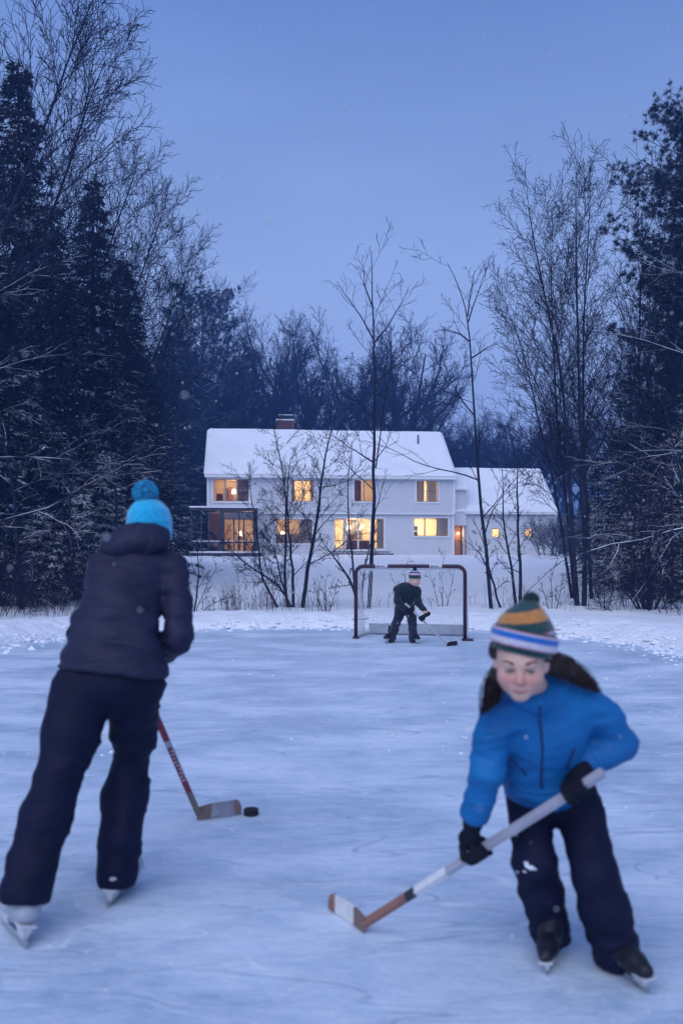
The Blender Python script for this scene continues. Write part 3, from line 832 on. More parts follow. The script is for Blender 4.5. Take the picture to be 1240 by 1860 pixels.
# ------------------------------------------------------------------ trees
def _norm(v):
    l = math.sqrt(v[0] * v[0] + v[1] * v[1] + v[2] * v[2]) or 1.0
    return (v[0] / l, v[1] / l, v[2] / l)
def _side(rg, d, ang, az):
    """d turned by ang about itself at azimuth az"""
    a = (0.0, 0.0, 1.0) if abs(d[2]) < 0.9 else (1.0, 0.0, 0.0)
    u = _norm((d[1] * a[2] - d[2] * a[1], d[2] * a[0] - d[0] * a[2], d[0] * a[1] - d[1] * a[0]))
    w = (d[1] * u[2] - d[2] * u[1], d[2] * u[0] - d[0] * u[2], d[0] * u[1] - d[1] * u[0])
    ca, sa, c1, s1 = math.cos(ang), math.sin(ang), math.cos(az), math.sin(az)
    return _norm(tuple(d[k] * ca + sa * (u[k] * c1 + w[k] * s1) for k in range(3)))

def grow(rg, p, d, length, r, lev, S, out):
    n = S['seg'][lev]; st = length / n; jit = S['jit'][lev]; up = S['up'][lev]
    pts = [p]; dirs = [d]
    for _ in range(n):
        d = _norm((d[0] + rg.gauss(0, jit), d[1] + rg.gauss(0, jit), d[2] + rg.gauss(0, jit) + up))
        p = (p[0] + d[0] * st, p[1] + d[1] * st, p[2] + d[2] * st)
        pts.append(p); dirs.append(d)
    r1 = max(r * S['taper'][lev], S['rmin'])
    rad = [r + (r1 - r) * k / n for k in range(n + 1)]
    out.append((lev, pts, rad))
    sprout(rg, pts, dirs, rad, length, lev, S, out)

def sprout(rg, pts, dirs, rad, length, lev, S, out):
    if lev + 1 >= len(S['seg']): return
    n = len(pts) - 1
    cnt = S['num'][lev]; cnt = max(1, int(round(cnt * rg.uniform(0.8, 1.2))))
    az = rg.uniform(0, 6.28)
    for k in range(cnt):
        tt = S['start'][lev] + (1 - S['start'][lev]) * (k + rg.uniform(0.1, 0.9)) / cnt
        f = min(tt * n, n - 1e-6); i = int(f); f -= i
        q = tuple(pts[i][c] + (pts[i + 1][c] - pts[i][c]) * f for c in range(3))
        az += 2.4 + rg.uniform(-0.5, 0.5)
        ang = S['ang'][lev] * rg.uniform(0.7, 1.3)
        dd = _side(rg, dirs[min(i + 1, n)], ang, az)
        ll = length * S['ratio'][lev] * (1.0 - S['fall'][lev] * tt) * rg.uniform(0.65, 1.25)
        rr = max((rad[i] + (rad[i + 1] - rad[i]) * f) * S['rr'][lev], S['rmin'])
        grow(rg, q, dd, ll, rr, lev + 1, S, out)

SIDES = (8, 6, 4, 3, 3, 3)
def split_polys(out):
    tr = [(p, r, SIDES[l]) for l, p, r in out if l == 0]
    cr = [(p, r, SIDES[l]) for l, p, r in out if l > 0]
    return tr, cr

# habits of growth
VASE = dict(seg=(5, 7, 5, 4, 3), jit=(0.05, 0.12, 0.15, 0.18, 0.2), up=(0.02, 0.05, 0.05, 0.06, 0.05), taper=(0.75, 0.25, 0.3, 0.35, 0.5), num=(9, 10, 8, 6), start=(0.55, 0.22, 0.15, 0.15),
            ang=(0.62, 0.6, 0.65, 0.7), ratio=(1.05, 0.46, 0.5, 0.52), fall=(0.25, 0.45, 0.35, 0.3), rr=(0.55, 0.5, 0.5, 0.55), rmin=0.010)
TALL = dict(seg=(10, 6, 5, 3), jit=(0.05, 0.09, 0.14, 0.18), up=(0.03, 0.07, 0.05, 0.04), taper=(0.12, 0.22, 0.35, 0.5), num=(34, 12, 7), start=(0.22, 0.12, 0.15),
            ang=(0.68, 0.62, 0.65), ratio=(0.36, 0.42, 0.45), fall=(0.62, 0.4, 0.3), rr=(0.42, 0.5, 0.6), rmin=0.006)
BIRCH = dict(seg=(10, 6, 5, 3), jit=(0.04, 0.08, 0.14, 0.2), up=(0.02, 0.05, 0.02, -0.02), taper=(0.12, 0.22, 0.35, 0.5), num=(34, 10, 6), start=(0.28, 0.15, 0.1),
            ang=(0.62, 0.55, 0.65), ratio=(0.26, 0.42, 0.5), fall=(0.5, 0.4, 0.3), rr=(0.34, 0.5, 0.6), rmin=0.004)
SAPL = dict(seg=(8, 5, 4, 3), jit=(0.05, 0.10, 0.16, 0.2), up=(0.02, 0.06, 0.05, 0.02), taper=(0.15, 0.3, 0.4, 0.6), num=(11, 5, 3), start=(0.25, 0.2, 0.2),
            ang=(0.85, 0.65, 0.7), ratio=(0.22, 0.4, 0.45), fall=(0.45, 0.3, 0.3), rr=(0.36, 0.5, 0.6), rmin=0.0035)
SHRUB = dict(seg=(6, 5, 4, 3), jit=(0.09, 0.14, 0.2, 0.25), up=(0.03, 0.04, 0.02, 0.0), taper=(0.25, 0.3, 0.4, 0.6), num=(9, 6, 4), start=(0.25, 0.15, 0.15),
            ang=(0.6, 0.65, 0.7), ratio=(0.5, 0.5, 0.5), fall=(0.4, 0.3, 0.3), rr=(0.45, 0.5, 0.6), rmin=0.0035)

def bare_meshes(seed, S, H, r, lean=(0, 0), stems=1, spread=0.0, scale=1.0):
    rg = random.Random(seed); out = []
    for k in range(stems):
        a = k * 6.283 / stems + rg.uniform(-0.4, 0.4)
        d = _norm((lean[0] + spread * math.cos(a) * rg.uniform(0.4, 1.2), lean[1] + spread * math.sin(a) * rg.uniform(0.4, 1.2), 1.0))
        p = (0.04 * stems * math.cos(a) * (stems > 1), 0.04 * stems * math.sin(a) * (stems > 1), -0.3)
        grow(rg, p, d, H * (rg.uniform(0.75, 1.1) if stems > 1 else 1.0), r * (rg.uniform(0.6, 1.1) if stems > 1 else 1.0), 0, S, out)
    tr, cr = split_polys(out)
    return tubes_mesh('trunk', tr), tubes_mesh('crown', cr)

def plant(name, label, cat, meshes, mats, x, y, rz=0.0, sc=1.0, group=None, parts=('trunk', 'crown'), dz=0.0, szz=None):
    z = float(ground_z(x, y)) + dz
    root = empty(name, (x, y, max(z, 0.0)), rz)
    root.scale = (sc, sc, szz or sc)
    for pn, me_, mt in zip(parts, meshes, mats):
        if not me_.materials: me_.materials.append(mt)
        o = bpy.data.objects.new(pn, me_); COL.objects.link(o); o.parent = root
        if pn == 'limbs': o['kind'] = 'stuff'
    return tag(root, label, cat, group)

def conifer(seed, H, R, kind='spruce', low=0.06, dens=1.0):
    rg = np.random.default_rng(seed)
    wood = [([(0, 0, -0.3), (0.02, 0, H * 0.3), (0.0, 0.03, H * 0.65), (0, 0, H)], [H * 0.015, H * 0.012, H * 0.007, 0.01], 8)]
    B, D_, Wd = [], [], []              # tuft base, tip vector, half width vector
    limbs = []
    z = H * low
    while z < H * 0.985:
        fr_ = z / H
        if kind == 'spruce':
            nb = rg.integers(5, 8); Lm = R * (1 - fr_) ** 0.8 + 0.10
        else:
            nb = rg.integers(3, 6); Lm = R * (math.sin(math.pi * min(1, (1 - fr_) * 0.80 + 0.10))) ** 0.8 * 0.95 + 0.2
        a0 = rg.uniform(0, 6.28)
        for k in range(nb):
            a = a0 + k * 6.283 / nb + rg.normal(0, 0.25); Lb = Lm * rg.uniform(0.62, 1.12); zz = z + rg.normal(0, 0.12)
            s = np.linspace(0, 1, 7)
            if kind == 'spruce':
                h = Lb * (0.10 * s - (0.55 * (1 - 0.6 * fr_)) * s ** 2 + 0.22 * s ** 3)
            else:
                h = Lb * (0.10 * s + 0.22 * s ** 2 + 0.35 * fr_ * s)
            bend = rg.normal(0, 0.15)
            pts = np.stack([Lb * s * np.cos(a + bend * s), Lb * s * np.sin(a + bend * s), zz + h], -1)
            limbs.append((pts, np.linspace(max(0.008, Lb * 0.011), 0.004, 7), 3))
            if kind == 'spruce':
                nt_ = int((Lb * 10 + 4) * dens)
                ts = rg.uniform(0.08, 1.0, nt_)
                side = np.where(np.arange(nt_) % 2 == 0, 1, -1)
                base = np.stack([np.interp(ts, s, pts[:, c]) for c in range(3)], -1)
                tw = a + bend * ts + side * rg.uniform(0.5, 1.1, nt_)
                tl = np.minimum(0.10 + 0.34 * Lb * (1 - ts) * rg.uniform(0.5, 1.1, nt_), 0.75)
                dirn = np.stack([np.cos(tw), np.sin(tw), rg.normal(-0.32, 0.16, nt_)], -1)
                m = 7
                f = (np.arange(m) + 0.4) / m
                tb = base[:, None] + dirn[:, None] * (tl[:, None] * f[None])[..., None]
                td = dirn[:, None] * 0.13 + rg.normal(0, 0.06, (nt_, m, 3))
                B.append(tb.reshape(-1, 3)); D_.append(td.reshape(-1, 3))
                wv = np.cross(td.reshape(-1, 3), rg.normal(0, 1, (nt_ * m, 3)) + np.array([0, 0, 1.1]))
                Wd.append(wv / (np.linalg.norm(wv, axis=1, keepdims=True) + 1e-9) * rg.uniform(0.014, 0.032, (nt_ * m, 1)))
            else:
                npf = max(4, int((Lb * 15) * dens))
                ts = np.sort(rg.uniform(0.35, 1.0, npf)); ts[-1] = 1.0
                cen = np.stack([np.interp(ts, s, pts[:, c]) for c in range(3)], -1)
                off = rg.normal(0, 1, (npf, 3)) * np.array([0.32, 0.32, 0.13]) * (1.2 - ts)[:, None] * min(1.6, Lb)
                tip = cen + off; tip[:, 2] += np.abs(off[:, 0]) * 0.3 + 0.04
                for q in range(npf): limbs.append(([cen[q], (cen[q] + tip[q]) / 2 + (0, 0, -0.02), tip[q]], [0.007, 0.006, 0.004], 3))
                m = 32
                ax = np.array([np.cos(a), np.sin(a), 0.55])
                dv = rg.normal(0, 1, (npf, m, 3)) + ax * 0.8
                dv /= np.linalg.norm(dv, axis=2, keepdims=True)
                ln = rg.uniform(0.08, 0.19, (npf, m, 1))
                B.append(np.repeat(tip[:, None] + rg.normal(0, 0.025, (npf, m, 3)) , 1, 1).reshape(-1, 3)); D_.append((dv * ln).reshape(-1, 3))
                wv = np.cross(dv.reshape(-1, 3), rg.normal(0, 1, (npf * m, 3)))
                Wd.append(wv / (np.linalg.norm(wv, axis=1, keepdims=True) + 1e-9) * 0.0085)
        z += (0.30 if kind == 'spruce' else 0.42) * rg.uniform(0.75, 1.2) * (0.65 + 0.5 * (1 - fr_))
    B, D_, Wd = np.concatenate(B), np.concatenate(D_), np.concatenate(Wd)
    V_ = np.stack([B + Wd, B - Wd, B + D_], 1).reshape(-1, 3)
    needles = mesh_from('crown', V_, np.arange(len(V_)).reshape(-1, 3))
    return tubes_mesh('trunk', wood), needles, tubes_mesh('limbs', limbs)
CP = ('trunk', 'crown', 'limbs')

def path_tree(name, label, cat, stems, d0, S, r0, seed, branches=(), group=None, depth_wob=0.15, leaves=0, mat=None, r_tip=0.006):
    """a tree whose stems follow traced lines at the distance of its foot on the snow; stems: pixel lists from the foot up"""
    rg = random.Random(seed)
    base = at(stems[0][0][0], stems[0][0][1], d0)
    gz = float(ground_z(base[0], base[1]))
    origin = np.array([base[0], base[1], gz])
    root = empty(name, tuple(origin))
    out = []
    for si, (lst, lev) in enumerate([(s_, 0) for s_ in stems] + [(b2, 1) for b2 in branches]):
        dep = rg.uniform(-1, 1) * depth_wob * (2.0 if lev else 1.0)
        pts = []
        for k, (px_, py_) in enumerate(lst):
            f = k / (len(lst) - 1)
            dd = d0 + (dep * f if lev == 0 else dep * f * 2)
            p = at(px_, py_, dd) - origin
            pts.append(p)
        if lev == 0:
            pts[0][2] = -0.25
        # smooth resample
        pts = np.array(pts); n_ = max(8, len(pts) * 2)
        cum = np.concatenate([[0], np.cumsum(np.linalg.norm(np.diff(pts, axis=0), axis=1))]); u = np.linspace(0, cum[-1], n_)
        pts = np.stack([np.interp(u, cum, pts[:, c]) for c in range(3)], -1)
        for _ in range(2): pts[1:-1] = 0.25 * pts[:-2] + 0.5 * pts[1:-1] + 0.25 * pts[2:]
        pts[2:-1] += np.array([[rg.gauss(0, 0.008) for _ in range(3)] for _ in range(n_ - 3)])
        rr = r0 if isinstance(r0, (int, float)) else r0[si % len(r0)]
        if lev: rr *= 0.4
        rad = [max(r_tip, rr * (1 - 0.88 * k / (n_ - 1)) ** 0.9) for k in range(n_)]
        pl = [tuple(p) for p in pts]
        dirs = [_norm(tuple(pts[min(k + 1, n_ - 1)] - pts[max(k - 1, 0)])) for k in range(n_)]
        out.append((lev, pl, rad))
        sprout(rg, pl, dirs, rad, cum[-1] if lev == 0 else cum[-1] * 1.3, lev, S, out)
    tr, cr = split_polys(out)
    link('trunk', tubes_mesh('trunk', tr), mat or m_bark, root)
    crown = link('crown', tubes_mesh('crown', cr), m_twig, root)
    if leaves:
        tips = [p[-1] for l, p, r in out if l >= 2] + [p[len(p) // 2] for l, p, r in out if l >= 2]
        rg.shuffle(tips); tips = np.array(tips[:leaves])
        q = np.random.default_rng(seed)
        Ls = q.uniform(0.018, 0.045, (len(tips), 1)); w_ = q.normal(0, 1, (len(tips), 3)) * 0.009
        dn = np.array([[0, 0, -1.0]]) + q.normal(0, 0.3, (len(tips), 3)); sd = np.cross(dn, q.normal(0, 1, (len(tips), 3))); sd /= np.linalg.norm(sd, axis=1, keepdims=True); sd *= 0.011
        V_ = np.stack([tips, tips + dn * Ls * 0.5 + sd, tips + dn * Ls + w_, tips + dn * Ls * 0.5 - sd], 1).reshape(-1, 3)
        tag(link('catkins', mesh_from('catkins', V_, np.arange(len(V_)).reshape(-1, 4)), m_bud, root), kind='stuff')
    return tag(root, label, cat, group)

# --- traced trees on the bank
path_tree('slender_tree', 'tall slender bare tree rising behind the hockey goal', 'tree',
          [[(668, 1112), (675, 1040), (677, 960), (678, 860), (680, 760), (679, 660), (677, 560), (674, 455)]], 19.0, SAPL, 0.050, 3,
          branches=[[(679, 618), (655, 575), (630, 540), (612, 512)], [(680, 622), (705, 590), (725, 560), (742, 522)], [(678, 560), (664, 530), (658, 480)], [(682, 850), (692, 780), (702, 700), (715, 640)], [(678, 840), (640, 815), (600, 790)], [(679, 700), (720, 660), (760, 645)], [(679, 760), (640, 720), (625, 690)]])
path_tree('forked_tree', 'slim bare tree forking at its top, growing beside the goal', 'tree',
          [[(894, 1115), (887, 1071), (885, 1016), (881, 979), (873, 939), (868, 863), (864, 786), (858, 700), (853, 610), (848, 570), (836, 520), (812, 478)]], 18.6, SAPL, 0.044, 8,
          branches=[[(850, 585), (860, 550), (872, 520), (884, 485)], [(849, 575), (853, 535), (862, 490)], [(868, 872), (830, 855), (770, 850), (715, 815), (660, 800)], [(861, 755), (835, 725), (815, 690), (805, 650)], [(852, 620), (828, 602), (795, 598)], [(857, 650), (880, 635), (905, 620)], [(878, 975), (893, 930), (905, 905), (940, 880)], [(884, 1030), (868, 1000), (850, 985)]])
path_tree('alder_clump', 'many stemmed bare alder with dangling catkins in front of the house', 'tree',
          [[(513, 1106), (493, 1078), (473, 1050), (470, 1016), (467, 955), (457, 920), (452, 870)], [(538, 1106), (510, 1062), (473, 1042), (421, 1007), (405, 980)], [(531, 1104), (512, 1059), (501, 1007), (499, 991), (473, 968)],
           [(526, 1105), (516, 1071), (519, 985), (521, 924), (516, 863), (504, 817), (496, 772)], [(534, 1104), (530, 1071), (535, 1046), (528, 1000), (522, 955), (521, 890), (528, 830)], [(547, 1104), (556, 1046), (570, 979), (580, 912), (587, 832), (605, 783), (613, 740)]],
          18.9, dict(SAPL, num=(18, 8, 5), ratio=(0.29, 0.42, 0.45), rmin=0.003), (0.032, 0.032, 0.028, 0.036, 0.038, 0.050), 21, leaves=650, branches=[[(583, 885), (620, 880), (660, 850)], [(519, 960), (555, 900), (570, 860)]])
path_tree('young_alder', 'young bare alder bending left beside the goal post', 'tree',
          [[(656, 1104), (645, 1075), (634, 1046), (602, 1007), (578, 974)], [(662, 1104), (655, 1077), (663, 1031), (669, 994), (684, 960)], [(650, 1100), (640, 1031), (636, 979), (631, 924), (631, 863), (640, 800)]], 18.9, SAPL, (0.04, 0.035, 0.03), 31, leaves=160)
path_tree('twin_sapling', 'pair of thin bare saplings standing near the square wing windows', 'tree',
          [[(937, 1104), (933, 1046), (920, 997), (914, 939), (911, 847)], [(945, 1096), (943, 1016), (940, 955), (939, 893), (940, 825)], [(914, 1114), (902, 1083), (888, 1031), (880, 990), (862, 950)]], 18.8, SAPL, (0.038, 0.045, 0.03), 33, leaves=60)
path_tree('twin_trunk_tree', 'tall bare tree with two close trunks leaning apart above the bank', 'tree',
          [[(1049, 1104), (1040, 1005), (1037, 920), (1030, 820), (1024, 721), (1013, 644), (1001, 598), (983, 506), (964, 414), (959, 378)], [(1059, 1102), (1064, 1005), (1057, 903), (1054, 801), (1052, 700), (1047, 598), (1045, 476), (1045, 350)]], 19.4, dict(BIRCH, num=(24, 8, 5)), 0.062, 41)
path_tree('fine_birch', 'bare birch with a fine narrow crown just behind the twin trunks', 'tree',
          [[(1074, 1090), (1068, 980), (1062, 860), (1056, 721), (1059, 568), (1068, 445), (1072, 345)]], 21.0, BIRCH, 0.048, 43)
path_tree('leaning_birch', 'thin bare birch leaning left over the wing roof', 'tree',
          [[(1040, 1080), (1020, 960), (998, 840), (976, 758), (952, 640), (930, 580), (915, 545)], [(1044, 1082), (1030, 930), (1012, 780), (1005, 660), (1000, 540), (1003, 400)]], 21.5, BIRCH, (0.038, 0.042), 47)
path_tree('vase_shrub', 'many stemmed bare shrub fanning up from the snow bank', 'shrub',
          [[(1172, 1118), (1150, 1085), (1135, 1040), (1128, 990)], [(1174, 1118), (1160, 1070), (1150, 1010), (1140, 960), (1118, 905)], [(1176, 1118), (1176, 1060), (1180, 990), (1178, 920)], [(1178, 1118), (1186, 1070), (1192, 1010), (1196, 960), (1208, 890)],
           [(1180, 1118), (1200, 1080), (1212, 1035), (1222, 980)], [(1170, 1118), (1166, 1060), (1164, 990), (1170, 930)], [(1182, 1118), (1215, 1088), (1245, 1075)], [(1168, 1118), (1120, 1105), (1075, 1110)], [(1170, 1118), (1140, 1075), (1110, 1060), (1090, 1072)]],
          18.3, dict(SHRUB, num=(8, 5, 3)), (0.03, 0.04, 0.06, 0.035, 0.035, 0.04, 0.025, 0.022, 0.025), 53, mat=m_bark_snowy)
path_tree('bank_sapling', 'single bent bare sapling on the bank beside the jacketed skater', 'sapling',
          [[(348, 1112), (358, 1085), (362, 1050), (361, 1010), (357, 965)], [(350, 1112), (375, 1060), (395, 1030)], [(350, 1112), (385, 1095), (425, 1083)]], 17.9, dict(SAPL, num=(7, 4, 3)), (0.022, 0.012, 0.012), 57)
for k, (px_, py_, d0, h_, lab) in enumerate(((590, 1108, 18.2, 60, 'small twiggy sapling between the alder clump and the goal'), (802, 1112, 19.0, 95, 'thin forked sapling seen through the right half of the net'), (735, 1108, 19.2, 80, 'thin leaning sapling seen through the net behind the goalie'), (1000, 1108, 18.4, 70, 'small twiggy sapling in front of the twin trunks'),
                                               (1095, 1110, 18.6, 85, 'thin bare sapling between the twin trunks and the fanning shrub'))):
    path_tree('bank_sapling', lab, 'sapling', [[(px_, py_), (px_ + 4, py_ - h_ * 0.4), (px_ - 3, py_ - h_ * 0.75), (px_ + 8, py_ - h_ * 1.2)], [(px_ + 1, py_), (px_ - 12, py_ - h_ * 0.4), (px_ - 24, py_ - h_ * 0.8)], [(px_ + 2, py_), (px_ + 16, py_ - h_ * 0.4), (px_ + 24, py_ - h_ * 0.9)]], d0, dict(SAPL, num=(5, 4, 3)), 0.013, 60 + k, r_tip=0.003)

# --- copied trees
def X_at(px, d): return (px - CX) / F_PX * d
spr = [conifer(11, 14.0, 2.6), conifer(12, 12.0, 2.4), conifer(13, 9.0, 2.3)]
spr_low = [conifer(15, 5.5, 1.7, low=0.03), conifer(16, 4.0, 1.5, low=0.03)]
pines = [conifer(17, 15.0, 3.2, 'pine', low=0.12), conifer(18, 14.0, 3.4, 'pine', low=0.16)]
SM = (m_bark, m_spruce, m_bark); SL = (m_bark, m_spruce_snowy, m_bark_snowy); PM = (m_bark, m_pine, m_bark_snowy)
def hgt(py, d): return (HY - py) / F_PX * d + CAM_H
def spruce_at(px, top, d, k, label, group=None, wide=1.0, rz=0.0):
    x = X_at(px, d); z = float(ground_z(x, d)); h = hgt(top, d) - z
    s = h / (14.0, 12.0, 9.0)[k]
    return plant('spruce_tree', label, 'spruce', spr[k], SM, x, d, rz, s * wide, group, CP, szz=s)
spruce_at(34, 108, 23.0, 0, 'tallest dark spruce, its narrow tip among bare branches', wide=1.0)
spruce_at(170, 328, 25.0, 1, 'dark spruce with a thin spire, second tallest of the spruces', wide=0.95, rz=1.0)
for k, (px_, top, d, v) in enumerate(((95, 395, 27, 1), (-60, 300, 24, 0), (-10, 470, 20.5, 2), (225, 470, 29, 1), (130, 520, 24, 2), (240, 600, 33, 2), (60, 560, 22, 2), (-130, 200, 26, 0), (-170, 420, 19, 1), (200, 610, 24.5, 2), (268, 690, 36, 2))):
    spruce_at(px_, top, d, v, 'dark spruce packed in the wood left of the house', 'spruces in the wood', wide=1.12, rz=k * 1.3)
for k, (px_, top, d, v) in enumerate(((345, 640, 75, 1), (316, 590, 80, 1), (372, 690, 84, 2), (298, 640, 68, 1), (330, 760, 66, 2), (352, 800, 70, 2), (405, 700, 88, 2), (282, 700, 58, 2))):
    spruce_at(px_, top, d, v, 'dark spruce at the far end of the wood, behind the screened porch', 'spruces behind the porch', wide=1.5, rz=k * 0.8)
x = X_at(368, 72.0)
plant('pine_tree', 'broad dark pine with layered boughs beside the chimney end of the house', 'pine', pines[1], PM, x, 72.0, 0.7, (hgt(545, 72) - float(ground_z(x, 72))) / 14.0, None, CP)
x = X_at(255, 40.0)
plant('pine_tree', 'shorter pine standing next to the broad layered pine', 'pine', pines[0], PM, x, 40.0, 2.2, (hgt(660, 40) - float(ground_z(x, 40))) / 15.0, None, CP)
# right hand pines
x = X_at(1292, 26.0)
plant('pine_tree', 'tall tufted pine towering over the bare birches', 'pine', pines[0], PM, x, 26.0, 0.3, (hgt(195, 26) - float(ground_z(x, 26))) / 15.0, None, CP)
for k, (px_, top, d) in enumerate(((1330, 260, 24.0), (1285, 560, 31.0), (1370, 420, 30.0), (1400, 150, 28.0))):
    x = X_at(px_, d)
    plant('pine_tree', 'pine filling the wood behind the tall tufted pine', 'pine', pines[1 - k % 2], PM, x, d, 1.1 * k, (hgt(top, d) - float(ground_z(x, d))) / (14.0, 15.0)[k % 2], 'pines in the wood', CP)
for k, (px_, top, d, v) in enumerate(((1190, 700, 27.0, 2), (1130, 770, 30.0, 2), (1250, 690, 23.0, 2), (1085, 830, 38.0, 2), (1310, 600, 22.0, 2), (1225, 640, 34.0, 1))):
    spruce_at(px_, top, d, v, 'dark spruce in the wood beyond the fanning shrub', 'spruces beyond the shrub', wide=1.25, rz=k * 1.7)
# snow dusted young spruces along the edge of both woods
for k, (px_, top, d, v) in enumerate(((30, 850, 21.5, 0), (110, 800, 22.5, 0), (190, 820, 23.5, 0), (255, 870, 25.0, 1), (-50, 790, 20, 0), (262, 860, 33.0, 0), (290, 880, 40.0, 0), (75, 920, 20.0, 1), (150, 900, 21.5, 1), (298, 940, 37.0, 1), (225, 930, 24, 1))):
    x = X_at(px_, d); s = (hgt(top, d) - float(ground_z(x, d))) / (5.5, 4.0)[v]
    plant('young_spruce', 'snow dusted young spruce at the edge of the wood behind the jacketed skater', 'spruce', spr_low[v], SL, x, d, k * 0.9, s, 'snowy young spruces behind the skater', CP)
for k, (px_, top, d, v) in enumerate(((1170, 830, 25.0, 0), (1225, 790, 22.0, 0), (1120, 880, 28.0, 0), (1205, 900, 21.5, 1), (1085, 900, 36.0, 0), (1280, 830, 20.0, 0), (1145, 930, 24.0, 1))):
    x = X_at(px_, d); s = (hgt(top, d) - float(ground_z(x, d))) / (5.5, 4.0)[v]
    plant('young_spruce', 'snow dusted young spruce behind the fanning shrub', 'spruce', spr_low[v], SL, x, d, k * 1.1, s, 'snowy young spruces by the shrub', CP)

tall = [bare_meshes(71, TALL, 15.0, 0.11, (0.05, 0.02)), bare_meshes(72, TALL, 15.0, 0.10, (0.10, 0.0)), bare_meshes(73, TALL, 15.0, 0.09)]
for me_ in tall: me_[0].materials.append(m_bark); me_[1].materials.append(m_twig)
def tall_at(px, top, d, v, label, group, rz=0.0):
    x = X_at(px, d); h = hgt(top, d) - float(ground_z(x, d))
    return plant('bare_tree', label, 'tree', tall[v], (m_bark, m_twig), x, d, rz, h / 15.0, group)
for k, (px_, top, d, v) in enumerate(((-150, -120, 20.0, 1), (-60, 60, 23.0, 1), (35, 215, 26.0, 1), (110, 300, 28.0, 1), (190, 420, 32.0, 1), (245, 500, 38.0, 0), (330, 520, 76.0, 0), (90, 380, 30, 2), (-40, 240, 27, 0), (215, 430, 36, 2), (150, 450, 33, 0), (240, 540, 42, 2), (-120, 100, 25, 2), (20, 420, 32, 2))):
    tall_at(px_, top, d, v, 'bare tree reaching out over the spruces left of the house', 'bare trees over the spruces', (0.0, -0.3, 0.25, 0.15, -0.2)[k % 5])
for k, (px_, top, d, v) in enumerate(((1135, 440, 24.0, 2), (1175, 400, 27.0, 0), (1200, 500, 24.0, 2), (1120, 520, 34.0, 0), (1150, 610, 34.0, 2), (1260, 380, 21.0, 0), (1075, 640, 40.0, 2), (1215, 620, 20.5, 2))):
    tall_at(px_, top, d, v, 'bare tree mixed among the pines beyond the fanning shrub', 'bare trees among the pines', 3.14 + 0.5 * k)

# snow lined trees whose limbs hang over the rink's edges
limb = bare_meshes(81, dict(TALL, ang=(1.25, 0.6, 0.6), ratio=(0.5, 0.42, 0.45), num=(15, 7, 4), up=(0.02, 0.01, 0.02, 0.0), start=(0.10, 0.15, 0.15), rmin=0.004), 8.5, 0.09)
for px_, d, rz, lab, s in ((-75, 15.5, 0.4, 'bare tree with snow lined limbs reaching in from the spruce wood', 1.0), (1330, 16.0, 2.2, 'bare tree with snow lined limbs reaching in from the pine wood', 1.05)):
    plant('snowy_tree', lab, 'tree', limb, (m_bark_snowy, m_bark_snowy), X_at(px_, d), d, rz, s)
for k, (px_, d, rz) in enumerate(((40, 19.0, 1.9), (120, 20.5, 4.0), (215, 22.5, 0.4))):
    plant('snowy_tree', 'small snow lined bare tree at the foot of the spruces', 'tree', limb, (m_bark_snowy, m_bark_snowy), X_at(px_, d), d, rz, 0.62, 'small snowy trees under the spruces')
for k, (px_, d, rz) in enumerate(((1215, 19.5, 2.9), (1145, 22.0, 5.0), (1255, 18.0, 0.9))):
    plant('snowy_tree', 'small snow lined bare tree at the foot of the pines', 'tree', limb, (m_bark_snowy, m_bark_snowy), X_at(px_, d), d, rz, 0.6, 'small snowy trees under the pines')

# big spreading trees behind the house
vase = [bare_meshes(91, VASE, 9.0, 0.30), bare_meshes(92, VASE, 9.0, 0.28), bare_meshes(93, dict(VASE, ang=(0.75, 0.6, 0.65, 0.7)), 8.0, 0.30)]
def top_of(me_):
    co = np.empty(len(me_.vertices) * 3, np.float32); me_.vertices.foreach_get('co', co)
    return float(np.percentile(co.reshape(-1, 3)[:, 2], 99.8))
VT = [top_of(v[1]) for v in vase]
for k, (px_, top, d, v, w_) in enumerate(((448, 570, 84.0, 0, 0.9), (505, 560, 82.0, 1, 0.85), (570, 556, 84.0, 0, 0.9), (628, 572, 80.0, 1, 0.85), (712, 590, 78.0, 2, 1.0), (765, 640, 82.0, 0, 0.9), (400, 560, 78.0, 1, 0.9), (545, 640, 95.0, 2, 0.9), (480, 640, 96.0, 2, 0.9), (660, 650, 94.0, 0, 0.9))):
    x = X_at(px_, d); s = (hgt(top, d) - float(ground_z(x, d))) / VT[v]
    plant('spreading_tree', 'large bare spreading tree rising behind the roof ridge', 'tree', vase[v], (m_bark, m_twig), x, d, 1.3 * k, s * w_, 'spreading trees behind the house', szz=s)
for k, (px_, top, d, v) in enumerate(((822, 752, 95.0, 0), (795, 760, 105.0, 1), (905, 768, 92.0, 1), (945, 745, 90.0, 0), (985, 730, 86.0, 2), (1020, 740, 80.0, 1), (875, 790, 110.0, 2), (1050, 720, 84.0, 0), (745, 745, 108.0, 2), (850, 785, 118.0, 1))):
    x = X_at(px_, d); s = (hgt(top, d) - float(ground_z(x, d))) / VT[v]
    plant('low_tree', 'low rounded bare tree beyond the wing roof', 'tree', vase[v], (m_bark, m_twig), x, d, 0.8 * k, s * 1.25, 'low trees beyond the wing', szz=s)

# twiggy snow dusted bushes at the wing's corner
bush = bare_meshes(95, dict(SHRUB, num=(10, 7, 5)), 2.2, 0.03, (0, 0), 16, 0.55)
for k, (px_, d, s, lab) in enumerate(((1003, 57.0, 1.15, 'rounded snow dusted bush at the corner of the wing'), (1042, 55.0, 1.3, 'large snow dusted bush right of the wing corner'), (1085, 52.0, 1.35, 'snow dusted bush at the edge of the pine wood'), (1122, 46.0, 1.2, 'snow dusted bush in front of the dark spruces, behind the fanning shrub'))):
    plant('snowy_bush', lab, 'bush', bush, (m_bark_snowy, m_bark_snowy), X_at(px_, d), d, k * 1.5, s)
